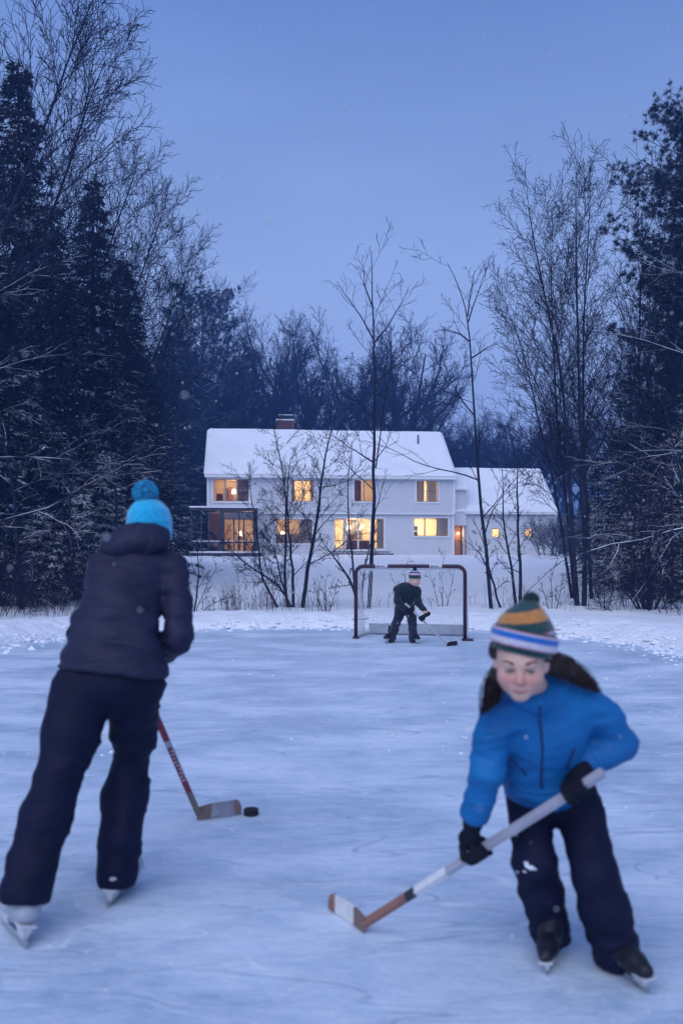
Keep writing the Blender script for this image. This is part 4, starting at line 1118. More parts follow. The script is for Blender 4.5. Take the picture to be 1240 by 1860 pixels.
# undergrowth at the foot of the left wood
under = bare_meshes(96, dict(SHRUB, num=(7, 5, 3)), 1.5, 0.012, (0.1, 0), 10, 0.9)
for k, (px_, d, s) in enumerate(((10, 17.6, 0.7), (105, 18.4, 0.6), (-40, 16.8, 0.9), (200, 19.2, 0.6), (30, 19.4, 1.2), (95, 20.0, 1.2), (165, 20.6, 1.1))):
    plant('leafless_shrub', 'low tangled leafless shrub at the foot of the spruce wood', 'shrub', under, (m_bark, m_twig), X_at(px_, d), d, k * 1.9, s, 'low shrubs under the spruces')
for k, (px_, d, s) in enumerate(((1130, 18.6, 0.7), (1215, 18.0, 0.8), (1250, 17.4, 0.9), (1080, 19.6, 0.6))):
    plant('leafless_shrub', 'low tangled leafless shrub on the bank beside the fanning shrub', 'shrub', under, (m_bark_snowy, m_twig), X_at(px_, d), d, k * 2.1, s, 'low shrubs on the bank')

# dry weed stalks poking through the snow
rg = random.Random(7); polys = []
def weeds(px0, px1, d0, d1, n_, h0, h1):
    for _ in range(n_):
        d = rg.uniform(d0, d1); x = X_at(rg.uniform(px0, px1), d); z = float(ground_z(x, d))
        if float(vnoise(np.array(x), np.array(d), 0.55, 31)) < rg.uniform(-0.1, 0.25): continue
        h = rg.uniform(h0, h1); dx, dy = rg.gauss(0, 0.16), rg.gauss(0, 0.12)
        p = [(x, d, z - 0.05), (x + dx * h * 0.4, d + dy * h * 0.4, z + h * 0.55), (x + dx * h * 1.2, d + dy * h, z + h)]
        polys.append((p, [0.0045, 0.0035, 0.002], 3))
        for q in range(rg.randint(0, 3)):
            f = rg.uniform(0.5, 0.95); b0 = (x + dx * h * f, d + dy * h * f * 0.8, z + h * f)
            l = rg.uniform(0.06, 0.16); a = rg.uniform(0, 6.28)
            polys.append(([b0, (b0[0] + l * 0.5 * math.cos(a), b0[1] + l * 0.5 * math.sin(a), b0[2] + l * 0.6), (b0[0] + l * 0.7 * math.cos(a), b0[1] + l * 0.7 * math.sin(a), b0[2] + l * 1.1)], [0.003, 0.0025, 0.002], 3))
weeds(400, 640, 17.6, 19.5, 260, 0.12, 0.7); weeds(0, 170, 16.2, 19.0, 110, 0.15, 0.6); weeds(650, 830, 18.2, 20, 60, 0.1, 0.35); weeds(850, 1240, 17.8, 20.5, 170, 0.1, 0.5); weeds(350, 440, 17.4, 18.5, 50, 0.15, 0.5)
tag(link('dry_weeds', tubes_mesh('dry_weeds', polys), m_straw), 'thin dry weed stalks poking out of the snow bank', 'weeds', kind='stuff')

# the wood that closes the view far behind: one mass
rg = random.Random(17); out = []
S = dict(VASE, seg=(3, 4, 3, 2), num=(7, 7, 6), start=(0.5, 0.2, 0.15), rmin=0.02, jit=(0.05, 0.12, 0.15, 0.18), up=(0.02, 0.05, 0.05, 0.06), taper=(0.75, 0.25, 0.3, 0.5), ang=(0.5, 0.55, 0.6), ratio=(1.0, 0.5, 0.5), fall=(0.25, 0.4, 0.3), rr=(0.55, 0.5, 0.55))
variants = []
for k in range(3):
    out = []; grow(rg, (0, 0, 0), (0, 0, 1), 6.0, 0.22, 0, S, out)
    me_ = tubes_mesh('tmp', [(p, r, (5, 3, 3, 3)[l]) for l, p, r in out])
    co = np.empty(len(me_.vertices) * 3, np.float32); me_.vertices.foreach_get('co', co)
    ix = np.empty(len(me_.loops), np.int32); me_.loops.foreach_get('vertex_index', ix)
    variants.append((co.reshape(-1, 3), ix.reshape(-1, 4))); bpy.data.meshes.remove(me_)
Vs, Fs, n = [], [], 0
for k in range(88):
    co, fc = variants[k % 3]
    d = rg.uniform(118, 165); x = rg.uniform(-0.62, 0.62) * d
    if abs(x) < 20 and rg.random() < 0.2: continue
    s = rg.uniform(0.75, 1.05); a = rg.uniform(0, 6.28); c_, s_ = math.cos(a), math.sin(a)
    p = np.stack([co[:, 0] * c_ - co[:, 1] * s_, co[:, 0] * s_ + co[:, 1] * c_, co[:, 2]], -1) * s
    p += (x, d, float(ground_z(x, d)))
    Vs.append(p); Fs.append(fc + n); n += len(p)
tag(link('distant_wood', mesh_from('distant_wood', np.concatenate(Vs), np.concatenate(Fs)), m_twig), 'far bare wood closing the view behind the house', 'wood', kind='stuff')
# ------------------------------------------------------------------ hockey goal
m_goalred = two_tone('goal_red_paint', (0.032, 0.005, 0.018), (0.046, 0.007, 0.024), 8, 0.4, 0.4)
m_net = principled('net_cord', (0.78, 0.78, 0.80), 0.8, 0.2)
m_canvas = two_tone('grey_canvas', (0.42, 0.44, 0.48), (0.52, 0.54, 0.57), 6, 0.85, 0.1)
m_sticker = principled('sticker', (0.62, 0.62, 0.64), 0.5, 0.3)
m_ink = principled('ink', (0.05, 0.04, 0.06), 0.6, 0.2)
pl = at(646, HY + CAM_H * F_PX / 14.0, 14.0); pr = at(844, HY + CAM_H * F_PX / 13.62, 13.62)
GW = float(np.linalg.norm((pr - pl)[:2])); GH = 1.19; g_ang = math.atan2(pr[1] - pl[1], pr[0] - pl[0])
goal = empty('hockey_goal', (float(pl[0]), float(pl[1]), 0.0), g_ang)
tag(goal, 'hockey goal with dark red pipe frame and white net on the ice', 'hockey goal')
R_ = 0.030; cr = 0.13
def arc(cx_, cz_, a0, a1, r, n=8): return [(cx_ + r * math.cos(a), 0, cz_ + r * math.sin(a)) for a in np.linspace(a0, a1, n)]
pts = [(0, 0, 0.012)] + [(0, 0, 0.5)] + arc(cr, GH - cr, math.pi, math.pi / 2, cr) + arc(GW - cr, GH - cr, math.pi / 2, 0, cr) + [(GW, 0, 0.5), (GW, 0, 0.012)]
MB().tube(pts, R_, 12).build('goal_frame', m_goalred, goal, True)
GD = 0.85
MB().tube([(0, 0.03, 0.03), (0.02, GD - 0.1, 0.03), (0.12, GD, 0.03), (GW - 0.12, GD, 0.03), (GW - 0.02, GD - 0.1, 0.03), (GW, 0.03, 0.03)], 0.024, 8).build('base_bar', m_canvas, goal, True)
for x_ in (0.0, GW):
    MB().box(x_ - 0.045 if x_ == 0 else x_ - 0.05, x_ + 0.05 if x_ == 0 else x_ + 0.13, -0.05, 0.06, 0.0, 0.035).build('foot', m_goalred, goal)
prof = np.array([(0.02, GH - 0.03), (0.18, GH - 0.045), (0.36, GH - 0.10), (0.46, GH - 0.22), (0.60, 0.75), (0.74, 0.36), (GD - 0.01, 0.05)])
cum = np.concatenate([[0], np.cumsum(np.linalg.norm(np.diff(prof, axis=0), axis=1))])
def pf(u):
    return np.interp(u, cum, prof[:, 0]), np.interp(u, cum, prof[:, 1])
polys = []; cell = 0.046; cord = 0.0036
rgn = np.random.default_rng(3)
us = np.linspace(0, cum[-1], 26)
for x_ in np.arange(0.03, GW - 0.02, cell):
    y_, z_ = pf(us); sag = 0.02 * np.sin(us / cum[-1] * math.pi) + rgn.normal(0, 0.003)
    polys.append((np.stack([np.full(26, x_) + rgn.normal(0, 0.002, 26), y_ + sag, z_], -1), np.full(26, cord), 3))
xs = np.linspace(0.0, GW, 18)
for u in np.arange(0, cum[-1], cell):
    y_, z_ = pf(u)
    polys.append((np.stack([xs, np.full(18, y_) + 0.02 * math.sin(u / cum[-1] * math.pi), np.full(18, z_) - 0.012 * np.sin(xs / GW * math.pi)], -1), np.full(18, cord), 3))
for x_ in (0.0, GW):
    for zz in np.arange(0.06, GH - 0.05, cell):
        ymax = np.interp(-zz, -prof[::-1, 1][::-1], prof[:, 0])
        polys.append(([(x_, 0.0, zz), (x_, ymax / 2, zz), (x_, ymax, zz)], [cord] * 3, 3))
    for yy in np.arange(0.05, GD, cell):
        ztop = np.interp(yy, prof[:, 0], prof[:, 1])
        polys.append(([(x_, yy, 0.03), (x_, yy, ztop / 2), (x_, yy, ztop)], [cord] * 3, 3))
link('net', tubes_mesh('net', polys), m_net, goal)
sk = MB()
xs = np.linspace(0.08, GW - 0.08, 40)
for k in range(39):
    w0, w1 = 0.015 * math.sin(k * 0.9), 0.015 * math.sin((k + 1) * 0.9)
    sk.add([(xs[k], GD - 0.06 + w0, 0.03), (xs[k + 1], GD - 0.06 + w1, 0.03), (xs[k + 1], GD - 0.12 + w1, 0.20), (xs[k], GD - 0.12 + w0, 0.20)], [(0, 1, 2, 3)])
sk.build('net_skirt', m_canvas, goal)
MB().tube([(0.06, 0.035, GH - 0.055), (GW - 0.06, 0.035, GH - 0.055)], 0.013, 6).build('net_tape', m_net, goal)
for s0 in (0.33, 1.21):
    st_ = MB(); st_.tube([(s0, 0, GH), (s0 + 0.2, 0, GH)], R_ + 0.0015, 12, cap=False)
    so = st_.build('sticker', m_sticker, goal, True)
    mk = MB(); x_ = s0 + 0.025
    mk.box(x_, x_ + 0.022, -R_ - 0.0035, -R_ - 0.0015, GH - 0.016, GH + 0.016); x_ += 0.034
    for w_ in (0.016, 0.011, 0.014, 0.012, 0.015, 0.011, 0.013):
        mk.box(x_, x_ + w_ * 0.62, -R_ - 0.0035, -R_ - 0.0015, GH - 0.010, GH + 0.010); x_ += w_
    mk.build('sticker_print', m_ink, so)

# ------------------------------------------------------------------ sticks and puck
m_tape_w = two_tone('white_tape', (0.62, 0.62, 0.62), (0.72, 0.71, 0.70), 25, 0.8, 0.2)
m_tape_b = two_tone('black_tape', (0.012, 0.012, 0.013), (0.03, 0.03, 0.03), 25, 0.8, 0.2)
m_tape_g = two_tone('worn_grey_tape', (0.20, 0.21, 0.25), (0.32, 0.33, 0.37), 25, 0.8, 0.2)
m_ash = two_tone('ash_wood', (0.17, 0.12, 0.10), (0.24, 0.17, 0.14), 7, 0.5, 0.3, stretch=(1, 1, 0.2))
m_orange = two_tone('orange_paint', (0.24, 0.12, 0.09), (0.32, 0.16, 0.12), 8, 0.5, 0.3)
m_stick_red = two_tone('stick_red', (0.22, 0.025, 0.045), (0.28, 0.035, 0.055), 8, 0.4, 0.4)
m_silver = two_tone('stick_grey', (0.36, 0.36, 0.42), (0.45, 0.45, 0.50), 8, 0.4, 0.4)
m_stick_txt = principled('stick_lettering', (0.66, 0.64, 0.66), 0.5, 0.3)
def bar_pts(a, b2, w, h, wdir):
    """rectangular bar from a to b2; wdir = direction of its wide side"""
    a, b2 = np.asarray(a, float), np.asarray(b2, float); t_ = (b2 - a) / np.linalg.norm(b2 - a)
    u = np.asarray(wdir, float); u = u - np.dot(u, t_) * t_; u /= np.linalg.norm(u); v = np.cross(t_, u)
    P = []
    for p in (a, b2):
        for s1, s2 in ((-1, -1), (1, -1), (1, 1), (-1, 1)):
            P.append(p + u * s1 * w / 2 + v * s2 * h / 2)
    return P
def stick(label, top, heel, toe, sections, tape_mat, toe_mat, blade_h=0.072, face=None):
    """shaft in painted sections (fraction from the top, material), blade lying on the ice from heel to toe"""
    top, heel, toe = (np.asarray(v, float) for v in (top, heel, toe))
    root = empty('hockey_stick', (float(heel[0]), float(heel[1]), 0.0)); o_ = np.array([heel[0], heel[1], 0.0])
    axis_ = heel - top; bd = toe - heel; bd[2] = 0
    wide = bd / np.linalg.norm(bd)
    for (f0, f1, mt) in sections:
        MB().hexa(bar_pts(top + axis_ * f0 - o_, top + axis_ * (f1 - 0.0015) - o_, 0.028, 0.019, wide)).build('shaft', mt, root)
    n_ = 9; nrm = np.array([-wide[1], wide[0], 0])
    def blade(f0, f1, mt, name):
        V_, Q_ = [], []
        fs = np.linspace(f0, f1, n_)
        for f in fs:
            c_ = heel - o_ + bd * f + nrm * 0.022 * f * f
            hgt_ = blade_h * (0.86 + 0.2 * min(1, f * 3)) * (1.0 if f < 0.86 else math.sqrt(max(0.08, 1 - ((f - 0.86) / 0.16) ** 2)))
            zb = 0.004 + 0.012 * max(0, f - 0.7)
            for sy in (-1, 1):
                for zz in (zb, zb + hgt_):
                    q = c_ + nrm * sy * 0.0055; V_.append((q[0], q[1], zz))
        for k in range(n_ - 1):
            a = k * 4; b2 = a + 4
            Q_ += [(a, b2, b2 + 1, a + 1), (a + 3, b2 + 3, b2 + 2, a + 2), (a + 1, b2 + 1, b2 + 3, a + 3), (a + 2, b2 + 2, b2, a)]
        Q_ += [(0, 1, 3, 2), (n_ * 4 - 4, n_ * 4 - 2, n_ * 4 - 1, n_ * 4 - 3)]
        return MB().add(V_, Q_).build(name, mt, root)
    bl = blade(-0.04, 0.28, m_ash if tape_mat is not m_tape_b else tape_mat, 'blade'); tp = blade(0.281, 0.82, tape_mat, 'blade_tape'); blade(0.821, 1.0, toe_mat, 'blade_toe')
    return tag(root, label, 'hockey stick'), root
# ------------------------------------------------------------------ people: smooth-blended solids, meshed as one surface per garment
class Solid:
    def __init__(self): self.ops = []
    def cap(self, a, b_, ra, rb=None, k=0.03, flat=None, sub=False):
        """tapered limb; flat = (direction, factor): thinner along that direction"""
        self.ops.append(('c', np.asarray(a, float), np.asarray(b_, float), ra, ra if rb is None else rb, k, flat, sub)); return self
    def chain(self, pts, k=0.03, flat=None):
        for (a, ra), (b_, rb) in zip(pts[:-1], pts[1:]): self.cap(a, b_, ra, rb, k, flat)
        return self
    def ell(self, c_, r, rot=None, k=0.03, sub=False):
        self.ops.append(('e', np.asarray(c_, float), np.asarray(r, float), np.eye(3) if rot is None else rot, k, sub)); return self
    def cut(self, p, n):
        """keep the side the normal n points away from"""
        n = np.asarray(n, float); self.ops.append(('p', np.asarray(p, float), n / np.linalg.norm(n))); return self
    def mesh(self, name, vox, disp=None):
        lo = np.full(3, 1e9); hi = -lo
        for o in self.ops:
            if o[0] == 'c':
                m = max(o[3], o[4])
                for p in (o[1], o[2]): lo = np.minimum(lo, p - m); hi = np.maximum(hi, p + m)
            elif o[0] == 'e' and not o[5]:
                m = o[2].max(); lo = np.minimum(lo, o[1] - m); hi = np.maximum(hi, o[1] + m)
        lo -= 3 * vox + 0.01; hi += 3 * vox + 0.01
        n = np.ceil((hi - lo) / vox).astype(int) + 1
        ax = [lo[c] + vox * np.arange(n[c]) for c in range(3)]
        Fd = np.full(n, 0.5, np.float32)
        for o in self.ops:
            if o[0] == 'p':
                d_ = (ax[0][:, None, None] - o[1][0]) * o[2][0] + (ax[1][None, :, None] - o[1][1]) * o[2][1] + (ax[2][None, None, :] - o[1][2]) * o[2][2]
                Fd = np.maximum(Fd, d_.astype(np.float32)); continue
            if o[0] == 'c':
                m = max(o[3], o[4]); l2, h2 = np.minimum(o[1], o[2]) - m, np.maximum(o[1], o[2]) + m; k = o[5]; sub = o[7]
            else:
                m = o[2].max(); l2, h2 = o[1] - m, o[1] + m; k = o[4]; sub = o[5]
            pad = k + 3 * vox + 0.02
            i0 = np.clip(np.floor((l2 - pad - lo) / vox).astype(int), 0, n - 1); i1 = np.clip(np.ceil((h2 + pad - lo) / vox).astype(int) + 1, 1, n)
            if (i1 <= i0).any(): continue
            sl = tuple(slice(a, b_) for a, b_ in zip(i0, i1))
            P = np.stack(np.meshgrid(*(ax[c][sl[c]] for c in range(3)), indexing='ij'), -1)
            if o[0] == 'c':
                a, b_, ra, rb, flat = o[1], o[2], o[3], o[4], o[6]
                ba = b_ - a; t_ = np.clip(((P - a) @ ba) / max(np.dot(ba, ba), 1e-9), 0, 1)
                q = P - a - t_[..., None] * ba
                if flat is not None:
                    fd, ff = np.asarray(flat[0], float), flat[1]; fd = fd / np.linalg.norm(fd)
                    q = q + (q @ fd)[..., None] * fd * (1 / ff - 1)
                d_ = np.linalg.norm(q, axis=-1) - (ra + (rb - ra) * t_)
            else:
                q = (P - o[1]) @ o[3]
                k0 = np.linalg.norm(q / o[2], axis=-1); k1 = np.linalg.norm(q / (o[2] ** 2), axis=-1)
                d_ = k0 * (k0 - 1) / np.maximum(k1, 1e-9)
            d_ = d_.astype(np.float32); cur = Fd[sl]
            if sub:
                h = np.maximum(k - np.abs(cur + d_), 0) / max(k, 1e-6); Fd[sl] = np.maximum(cur, -d_) + h * h * k * 0.25
            else:
                h = np.maximum(k - np.abs(cur - d_), 0) / max(k, 1e-6); Fd[sl] = np.minimum(cur, d_) - h * h * k * 0.25
        V_, Q_ = surface_nets(Fd, lo, vox)
        if disp is not None:
            me_ = mesh_from(name, V_, Q_); nr = np.empty(len(V_) * 3, np.float32); me_.vertices.foreach_get('normal', nr); nr = nr.reshape(-1, 3)
            V_ = V_ + nr * disp(V_)[:, None]; bpy.data.meshes.remove(me_)
        return smooth(mesh_from(name, V_, Q_))

def surface_nets(Fd, lo, vox):
    ins = Fd < 0
    c8 = [(i, j, k) for i in (0, 1) for j in (0, 1) for k in (0, 1)]
    nx, ny, nz = np.array(Fd.shape) - 1
    cnt = sum(ins[i:i + nx, j:j + ny, k:k + nz].astype(np.int8) for i, j, k in c8)
    act = (cnt > 0) & (cnt < 8)
    idx = np.argwhere(act)
    ids = np.full(act.shape, -1, np.int64); ids[act] = np.arange(len(idx))
    acc = np.zeros((len(idx), 3)); num = np.zeros(len(idx))
    for a in c8:
        for ax_ in range(3):
            if a[ax_]: continue
            b_ = list(a); b_[ax_] = 1
            va = Fd[tuple((idx + a).T)]; vb = Fd[tuple((idx + b_).T)]
            cr_ = (va < 0) != (vb < 0)
            t_ = np.where(cr_, va / np.where(cr_, va - vb, 1), 0)
            p = np.tile(np.array(a, float), (len(idx), 1)); p[:, ax_] = t_
            acc += np.where(cr_[:, None], p, 0); num += cr_
    V_ = lo + vox * (idx + acc / num[:, None])
    quads = []
    for ax_ in range(3):
        u, w = (ax_ + 1) % 3, (ax_ + 2) % 3
        s0 = [slice(None)] * 3; s1 = [slice(None)] * 3
        s0[ax_] = slice(0, -1); s1[ax_] = slice(1, None)
        A, B_ = ins[tuple(s0)], ins[tuple(s1)]
        e = np.argwhere(A != B_)
        e = e[(e[:, u] > 0) & (e[:, w] > 0) & (e[:, u] < Fd.shape[u] - 1) & (e[:, w] < Fd.shape[w] - 1)]
        fl = A[tuple(e.T)]
        o00 = e.copy(); o10 = e.copy(); o11 = e.copy(); o01 = e.copy()
        o00[:, u] -= 1; o00[:, w] -= 1; o10[:, w] -= 1; o01[:, u] -= 1
        q = np.stack([ids[tuple(o.T)] for o in (o00, o10, o11, o01)], -1)
        q[~fl] = q[~fl][:, ::-1]
        quads.append(q)
    return V_, np.concatenate(quads)

def n3(P, s, seed=0.0):
    """smooth 3-d noise from a few sine products (vectorised), roughly -1..1"""
    x, y, z = (P / s).T
    return (np.sin(x * 1.7 + 1.3 * np.sin(z * 1.1 + seed) + seed) * np.sin(y * 1.9 + 1.1 * np.sin(x * 0.9) + 2 * seed) + np.sin(z * 2.1 + 1.5 * np.sin(y * 1.2 + seed)) * np.sin(x * 1.3 - z * 0.8 + seed * 3)) * 0.6
def folds(amp, s, seed, sx=1.0, sz=1.0):
    def f(P):
        Q = P * np.array([sx, 1.0, sz])
        return amp * (n3(Q, s, seed) + 0.5 * n3(Q, s * 0.45, seed + 1.7))
    return f

def creases(amp, s, seed):
    """sharp-backed cloth creases running across the limb, bunching in places"""
    def f(P):
        Q = P * np.array([0.75, 0.75, 1.5])
        a = n3(Q, s, seed); b_ = n3(Q * np.array([1, 1, 1.7]), s * 0.5, seed + 2.1); m = np.clip(0.5 + 0.7 * n3(P, s * 1.9, seed + 5.0), 0.1, 1.2)
        return amp * m * (0.9 - 2.0 * np.abs(a) ** 0.7) * 0.6 + amp * 0.45 * (0.5 - np.abs(b_) ** 0.7) * m
    return f

def rot_from(fwd, up=(0, 0, 1)):
    """columns: right, forward, up"""
    f = np.asarray(fwd, float); f /= np.linalg.norm(f); r_ = np.cross(f, up); r_ /= np.linalg.norm(r_); u = np.cross(r_, f)
    return np.stack([r_, f, u], 1)

def grip(S, c_, a, w, sc=1.0, side=1.0, rf=0.0115):
    w0 = np.asarray(w, float) / np.linalg.norm(w)
    """a gloved hand closed round a shaft: c on the shaft, a along it, w towards the wrist"""
    c_ = np.asarray(c_, float); a = np.asarray(a, float) / np.linalg.norm(a); w = np.asarray(w, float); w = w - np.dot(w, a) * a; w /= np.linalg.norm(w)
    n = np.cross(a, w) * side
    R_3 = np.stack([a, w, n], 1)
    S.ell(c_ + (w * 0.045 + n * 0.022) * sc, np.array([0.044, 0.050, 0.022]) * sc, R_3, k=0.012)
    for i_, ln in zip((-1.5, -0.5, 0.5, 1.5), (0.86, 1.0, 0.98, 0.88)):
        b_ = c_ + a * i_ * 0.0225 * sc
        pts = [(b_ + (w * 0.014 + n * 0.030) * sc, rf * 1.1 * sc)]
        for th_ in (25, 95, 165, 165 + 75 * ln):
            t_ = math.radians(th_)
            pts.append((b_ + (n * math.cos(t_) - w * math.sin(t_)) * 0.0275 * sc, rf * sc))
        S.chain(pts, k=0.004)
    th0 = c_ + (a * 0.040 + w * 0.045 + n * 0.010) * sc
    S.chain([(th0, 0.015 * sc), (c_ + (a * 0.052 + w * 0.022 - n * 0.018) * sc, 0.0135 * sc), (c_ + (a * 0.040 - w * 0.006 - n * 0.028) * sc, 0.012 * sc)], k=0.006)
    palm = c_ + (w * 0.045 + n * 0.022) * sc; S.palm = palm
    wr = palm + w0 * 0.080 * sc
    S.chain([(palm, 0.026 * sc), (wr, 0.034 * sc), (wr + w0 * 0.055 * sc, 0.042 * sc)], k=0.015)
    return wr + w0 * 0.03 * sc

def skate(parent, pos, heading, tilt, roll, boot_mat, size=1.0, off=None):
    """ice skate on the ice; heading in the ground plane, tilt = heel lift, roll = edge"""
    h = np.array([math.cos(heading), math.sin(heading), 0.0]); s_ = np.array([-h[1], h[0], 0.0]); u = np.array([0, 0, 1.0])
    ct, st_ = math.cos(tilt), math.sin(tilt)
    f = h * ct - u * st_; u2 = u * ct + h * st_
    cr_, sr_ = math.cos(roll), math.sin(roll)
    r2 = s_ * cr_ + u2 * sr_; u3 = u2 * cr_ - s_ * sr_
    M = np.stack([f, r2, u3], 1) * size
    o = np.asarray(pos, float) - M @ np.array([-0.045, 0, 0.17]); o[2] = 0.0          # pos: where the ankle is
    W = lambda x, y, z: o + M @ np.array([x, y, z])
    S = Solid()
    S.chain([(W(-0.085, 0, 0.115), 0.040 * size), (W(-0.02, 0, 0.110), 0.040 * size), (W(0.07, 0, 0.098), 0.042 * size), (W(0.135, 0, 0.092), 0.034 * size)], k=0.03)
    S.chain([(W(-0.055, 0, 0.12), 0.048 * size), (W(-0.04, 0, 0.19), 0.047 * size), (W(-0.045, 0, 0.27), 0.052 * size)], k=0.04)
    S.cut(W(0, 0, 0.072), -u3)
    S.cut(W(-0.045, 0, 0.265), u3)
    boot = link('skate_boot', S.mesh('skate_boot', 0.008 * max(1, size)), boot_mat, parent)
    hd = MB()
    hd.hexa([W(-0.13, -0.028, 0.066), W(0.165, -0.030, 0.066), W(0.165, 0.030, 0.066), W(-0.13, 0.028, 0.066), W(-0.13, -0.028, 0.074), W(0.165, -0.030, 0.074), W(0.165, 0.030, 0.074), W(-0.13, 0.028, 0.074)])
    for a, b_ in ((-0.115, -0.05), (0.07, 0.135)):
        hd.hexa([W(a, -0.006, 0.026), W(b_, -0.006, 0.026), W(b_, 0.006, 0.026), W(a, 0.006, 0.026), W(a - 0.01, -0.018, 0.0655), W(b_ + 0.01, -0.018, 0.0655), W(b_ + 0.01, 0.018, 0.0655), W(a - 0.01, 0.018, 0.0655)])
    hd.build('blade_holder', m_holder, parent)
    st2 = MB(); pr_ = [(-0.145, 0.012), (-0.12, 0.0015), (0.12, 0.0015), (0.155, 0.014)]
    V_ = [W(x, y, z) for x, z in pr_ for y in (-0.0025, 0.0025)] + [W(x, y, 0.028) for x, z in pr_ for y in (-0.0025, 0.0025)]
    for k in range(3):
        a = 2 * k
        st2.add([V_[a], V_[a + 2], V_[a + 3], V_[a + 1], V_[8 + a], V_[8 + a + 2], V_[8 + a + 3], V_[8 + a + 1]], [(0, 3, 2, 1), (4, 5, 6, 7), (0, 1, 5, 4), (1, 2, 6, 5), (2, 3, 7, 6), (3, 0, 4, 7)])
    st2.build('skate_blade', m_steel, parent)
    return W(-0.045, 0, 0.20)

def cloth(name, c1, c2, scale=14, rough=0.85, sheen=0.2, bump=0.25, bd=0.01, spec=0.2):
    return two_tone(name, c1, c2, scale, rough, spec, bump=bump, bdist=bd, sheen=sheen)
m_holder = principled('holder_plastic', (0.55, 0.57, 0.60), 0.4, 0.4)
m_steel = principled('skate_steel', (0.55, 0.56, 0.58), 0.25, 0.5, metal=1.0)
m_skin = two_tone('skin', (0.62, 0.38, 0.29), (0.68, 0.42, 0.33), 30, 0.55, 0.35)
m_cheek = two_tone('cold_cheek', (0.62, 0.30, 0.25), (0.66, 0.34, 0.28), 30, 0.55, 0.3)
m_skin.node_tree.nodes['Principled BSDF'].inputs['Subsurface Weight'].default_value = 0.12
m_skin.node_tree.nodes['Principled BSDF'].inputs['Subsurface Radius'].default_value = (0.012, 0.005, 0.003)
m_cyan_knit = cloth('cyan_knit', (0.010, 0.36, 0.60), (0.014, 0.44, 0.70), 60, 0.95, 0.4, 0.5, 0.006)
m_jacket_dk = cloth('charcoal_nylon', (0.011, 0.012, 0.036), (0.017, 0.018, 0.048), 8, 0.65, 0.0, 0.3, 0.01, 0.28)
m_pants_dk = cloth('navy_snow_pants', (0.0025, 0.004, 0.020), (0.0045, 0.006, 0.028), 10, 0.7, 0.0, 0.3, 0.01)
m_boot_w = two_tone('pale_skate_leather', (0.34, 0.38, 0.43), (0.42, 0.46, 0.50), 12, 0.5, 0.3)
m_boot_k = two_tone('black_skate_leather', (0.006, 0.007, 0.014), (0.016, 0.018, 0.028), 14, 0.5, 0.3)
m_glove = cloth('black_glove', (0.004, 0.005, 0.012), (0.008, 0.010, 0.020), 30, 0.8, 0.0)
m_blue = cloth('bright_blue_shell', (0.003, 0.105, 0.30), (0.004, 0.145, 0.38), 6, 0.6, 0.0, 0.25, 0.01, 0.3)
m_blue_yoke = cloth('teal_blue_yoke', (0.008, 0.20, 0.46), (0.010, 0.25, 0.52), 6, 0.6, 0.1, 0.25, 0.01, 0.3)
m_navy_trim = principled('navy_trim', (0.004, 0.02, 0.08), 0.5, 0.4)
m_hair = two_tone('dark_brown_hair', (0.022, 0.011, 0.010), (0.045, 0.022, 0.018), 12, 0.5, 0.3, stretch=(9, 9, 1.2), bump=0.6, bdist=0.01)
m_h_green = cloth('green_knit', (0.010, 0.045, 0.048), (0.016, 0.06, 0.062), 60, 0.95, 0.3, 0.5, 0.005)
m_h_orange = cloth('orange_knit', (0.42, 0.17, 0.045), (0.52, 0.22, 0.06), 60, 0.95, 0.3, 0.5, 0.005)
m_h_white = cloth('white_knit', (0.52, 0.48, 0.56), (0.60, 0.56, 0.64), 60, 0.95, 0.3, 0.5, 0.005)
m_h_blue = cloth('blue_knit', (0.015, 0.12, 0.42), (0.02, 0.15, 0.50), 60, 0.95, 0.3, 0.5, 0.005)
m_h_red = cloth('pink_red_knit', (0.40, 0.14, 0.20), (0.46, 0.18, 0.24), 60, 0.95, 0.3, 0.5, 0.005)
m_eye_w = principled('eye_white', (0.7, 0.68, 0.66), 0.2, 0.5)
m_eye_d = principled('iris_brown', (0.04, 0.02, 0.012), 0.2, 0.5)
m_lip = principled('lip', (0.40, 0.16, 0.14), 0.5, 0.3)
m_brow = principled('eyebrow', (0.05, 0.03, 0.022), 0.8, 0.1)
m_dgreen = cloth('dark_green_jacket', (0.005, 0.012, 0.020), (0.008, 0.018, 0.028), 12)
m_gpants = cloth('slate_pants', (0.012, 0.015, 0.034), (0.022, 0.026, 0.050), 12)

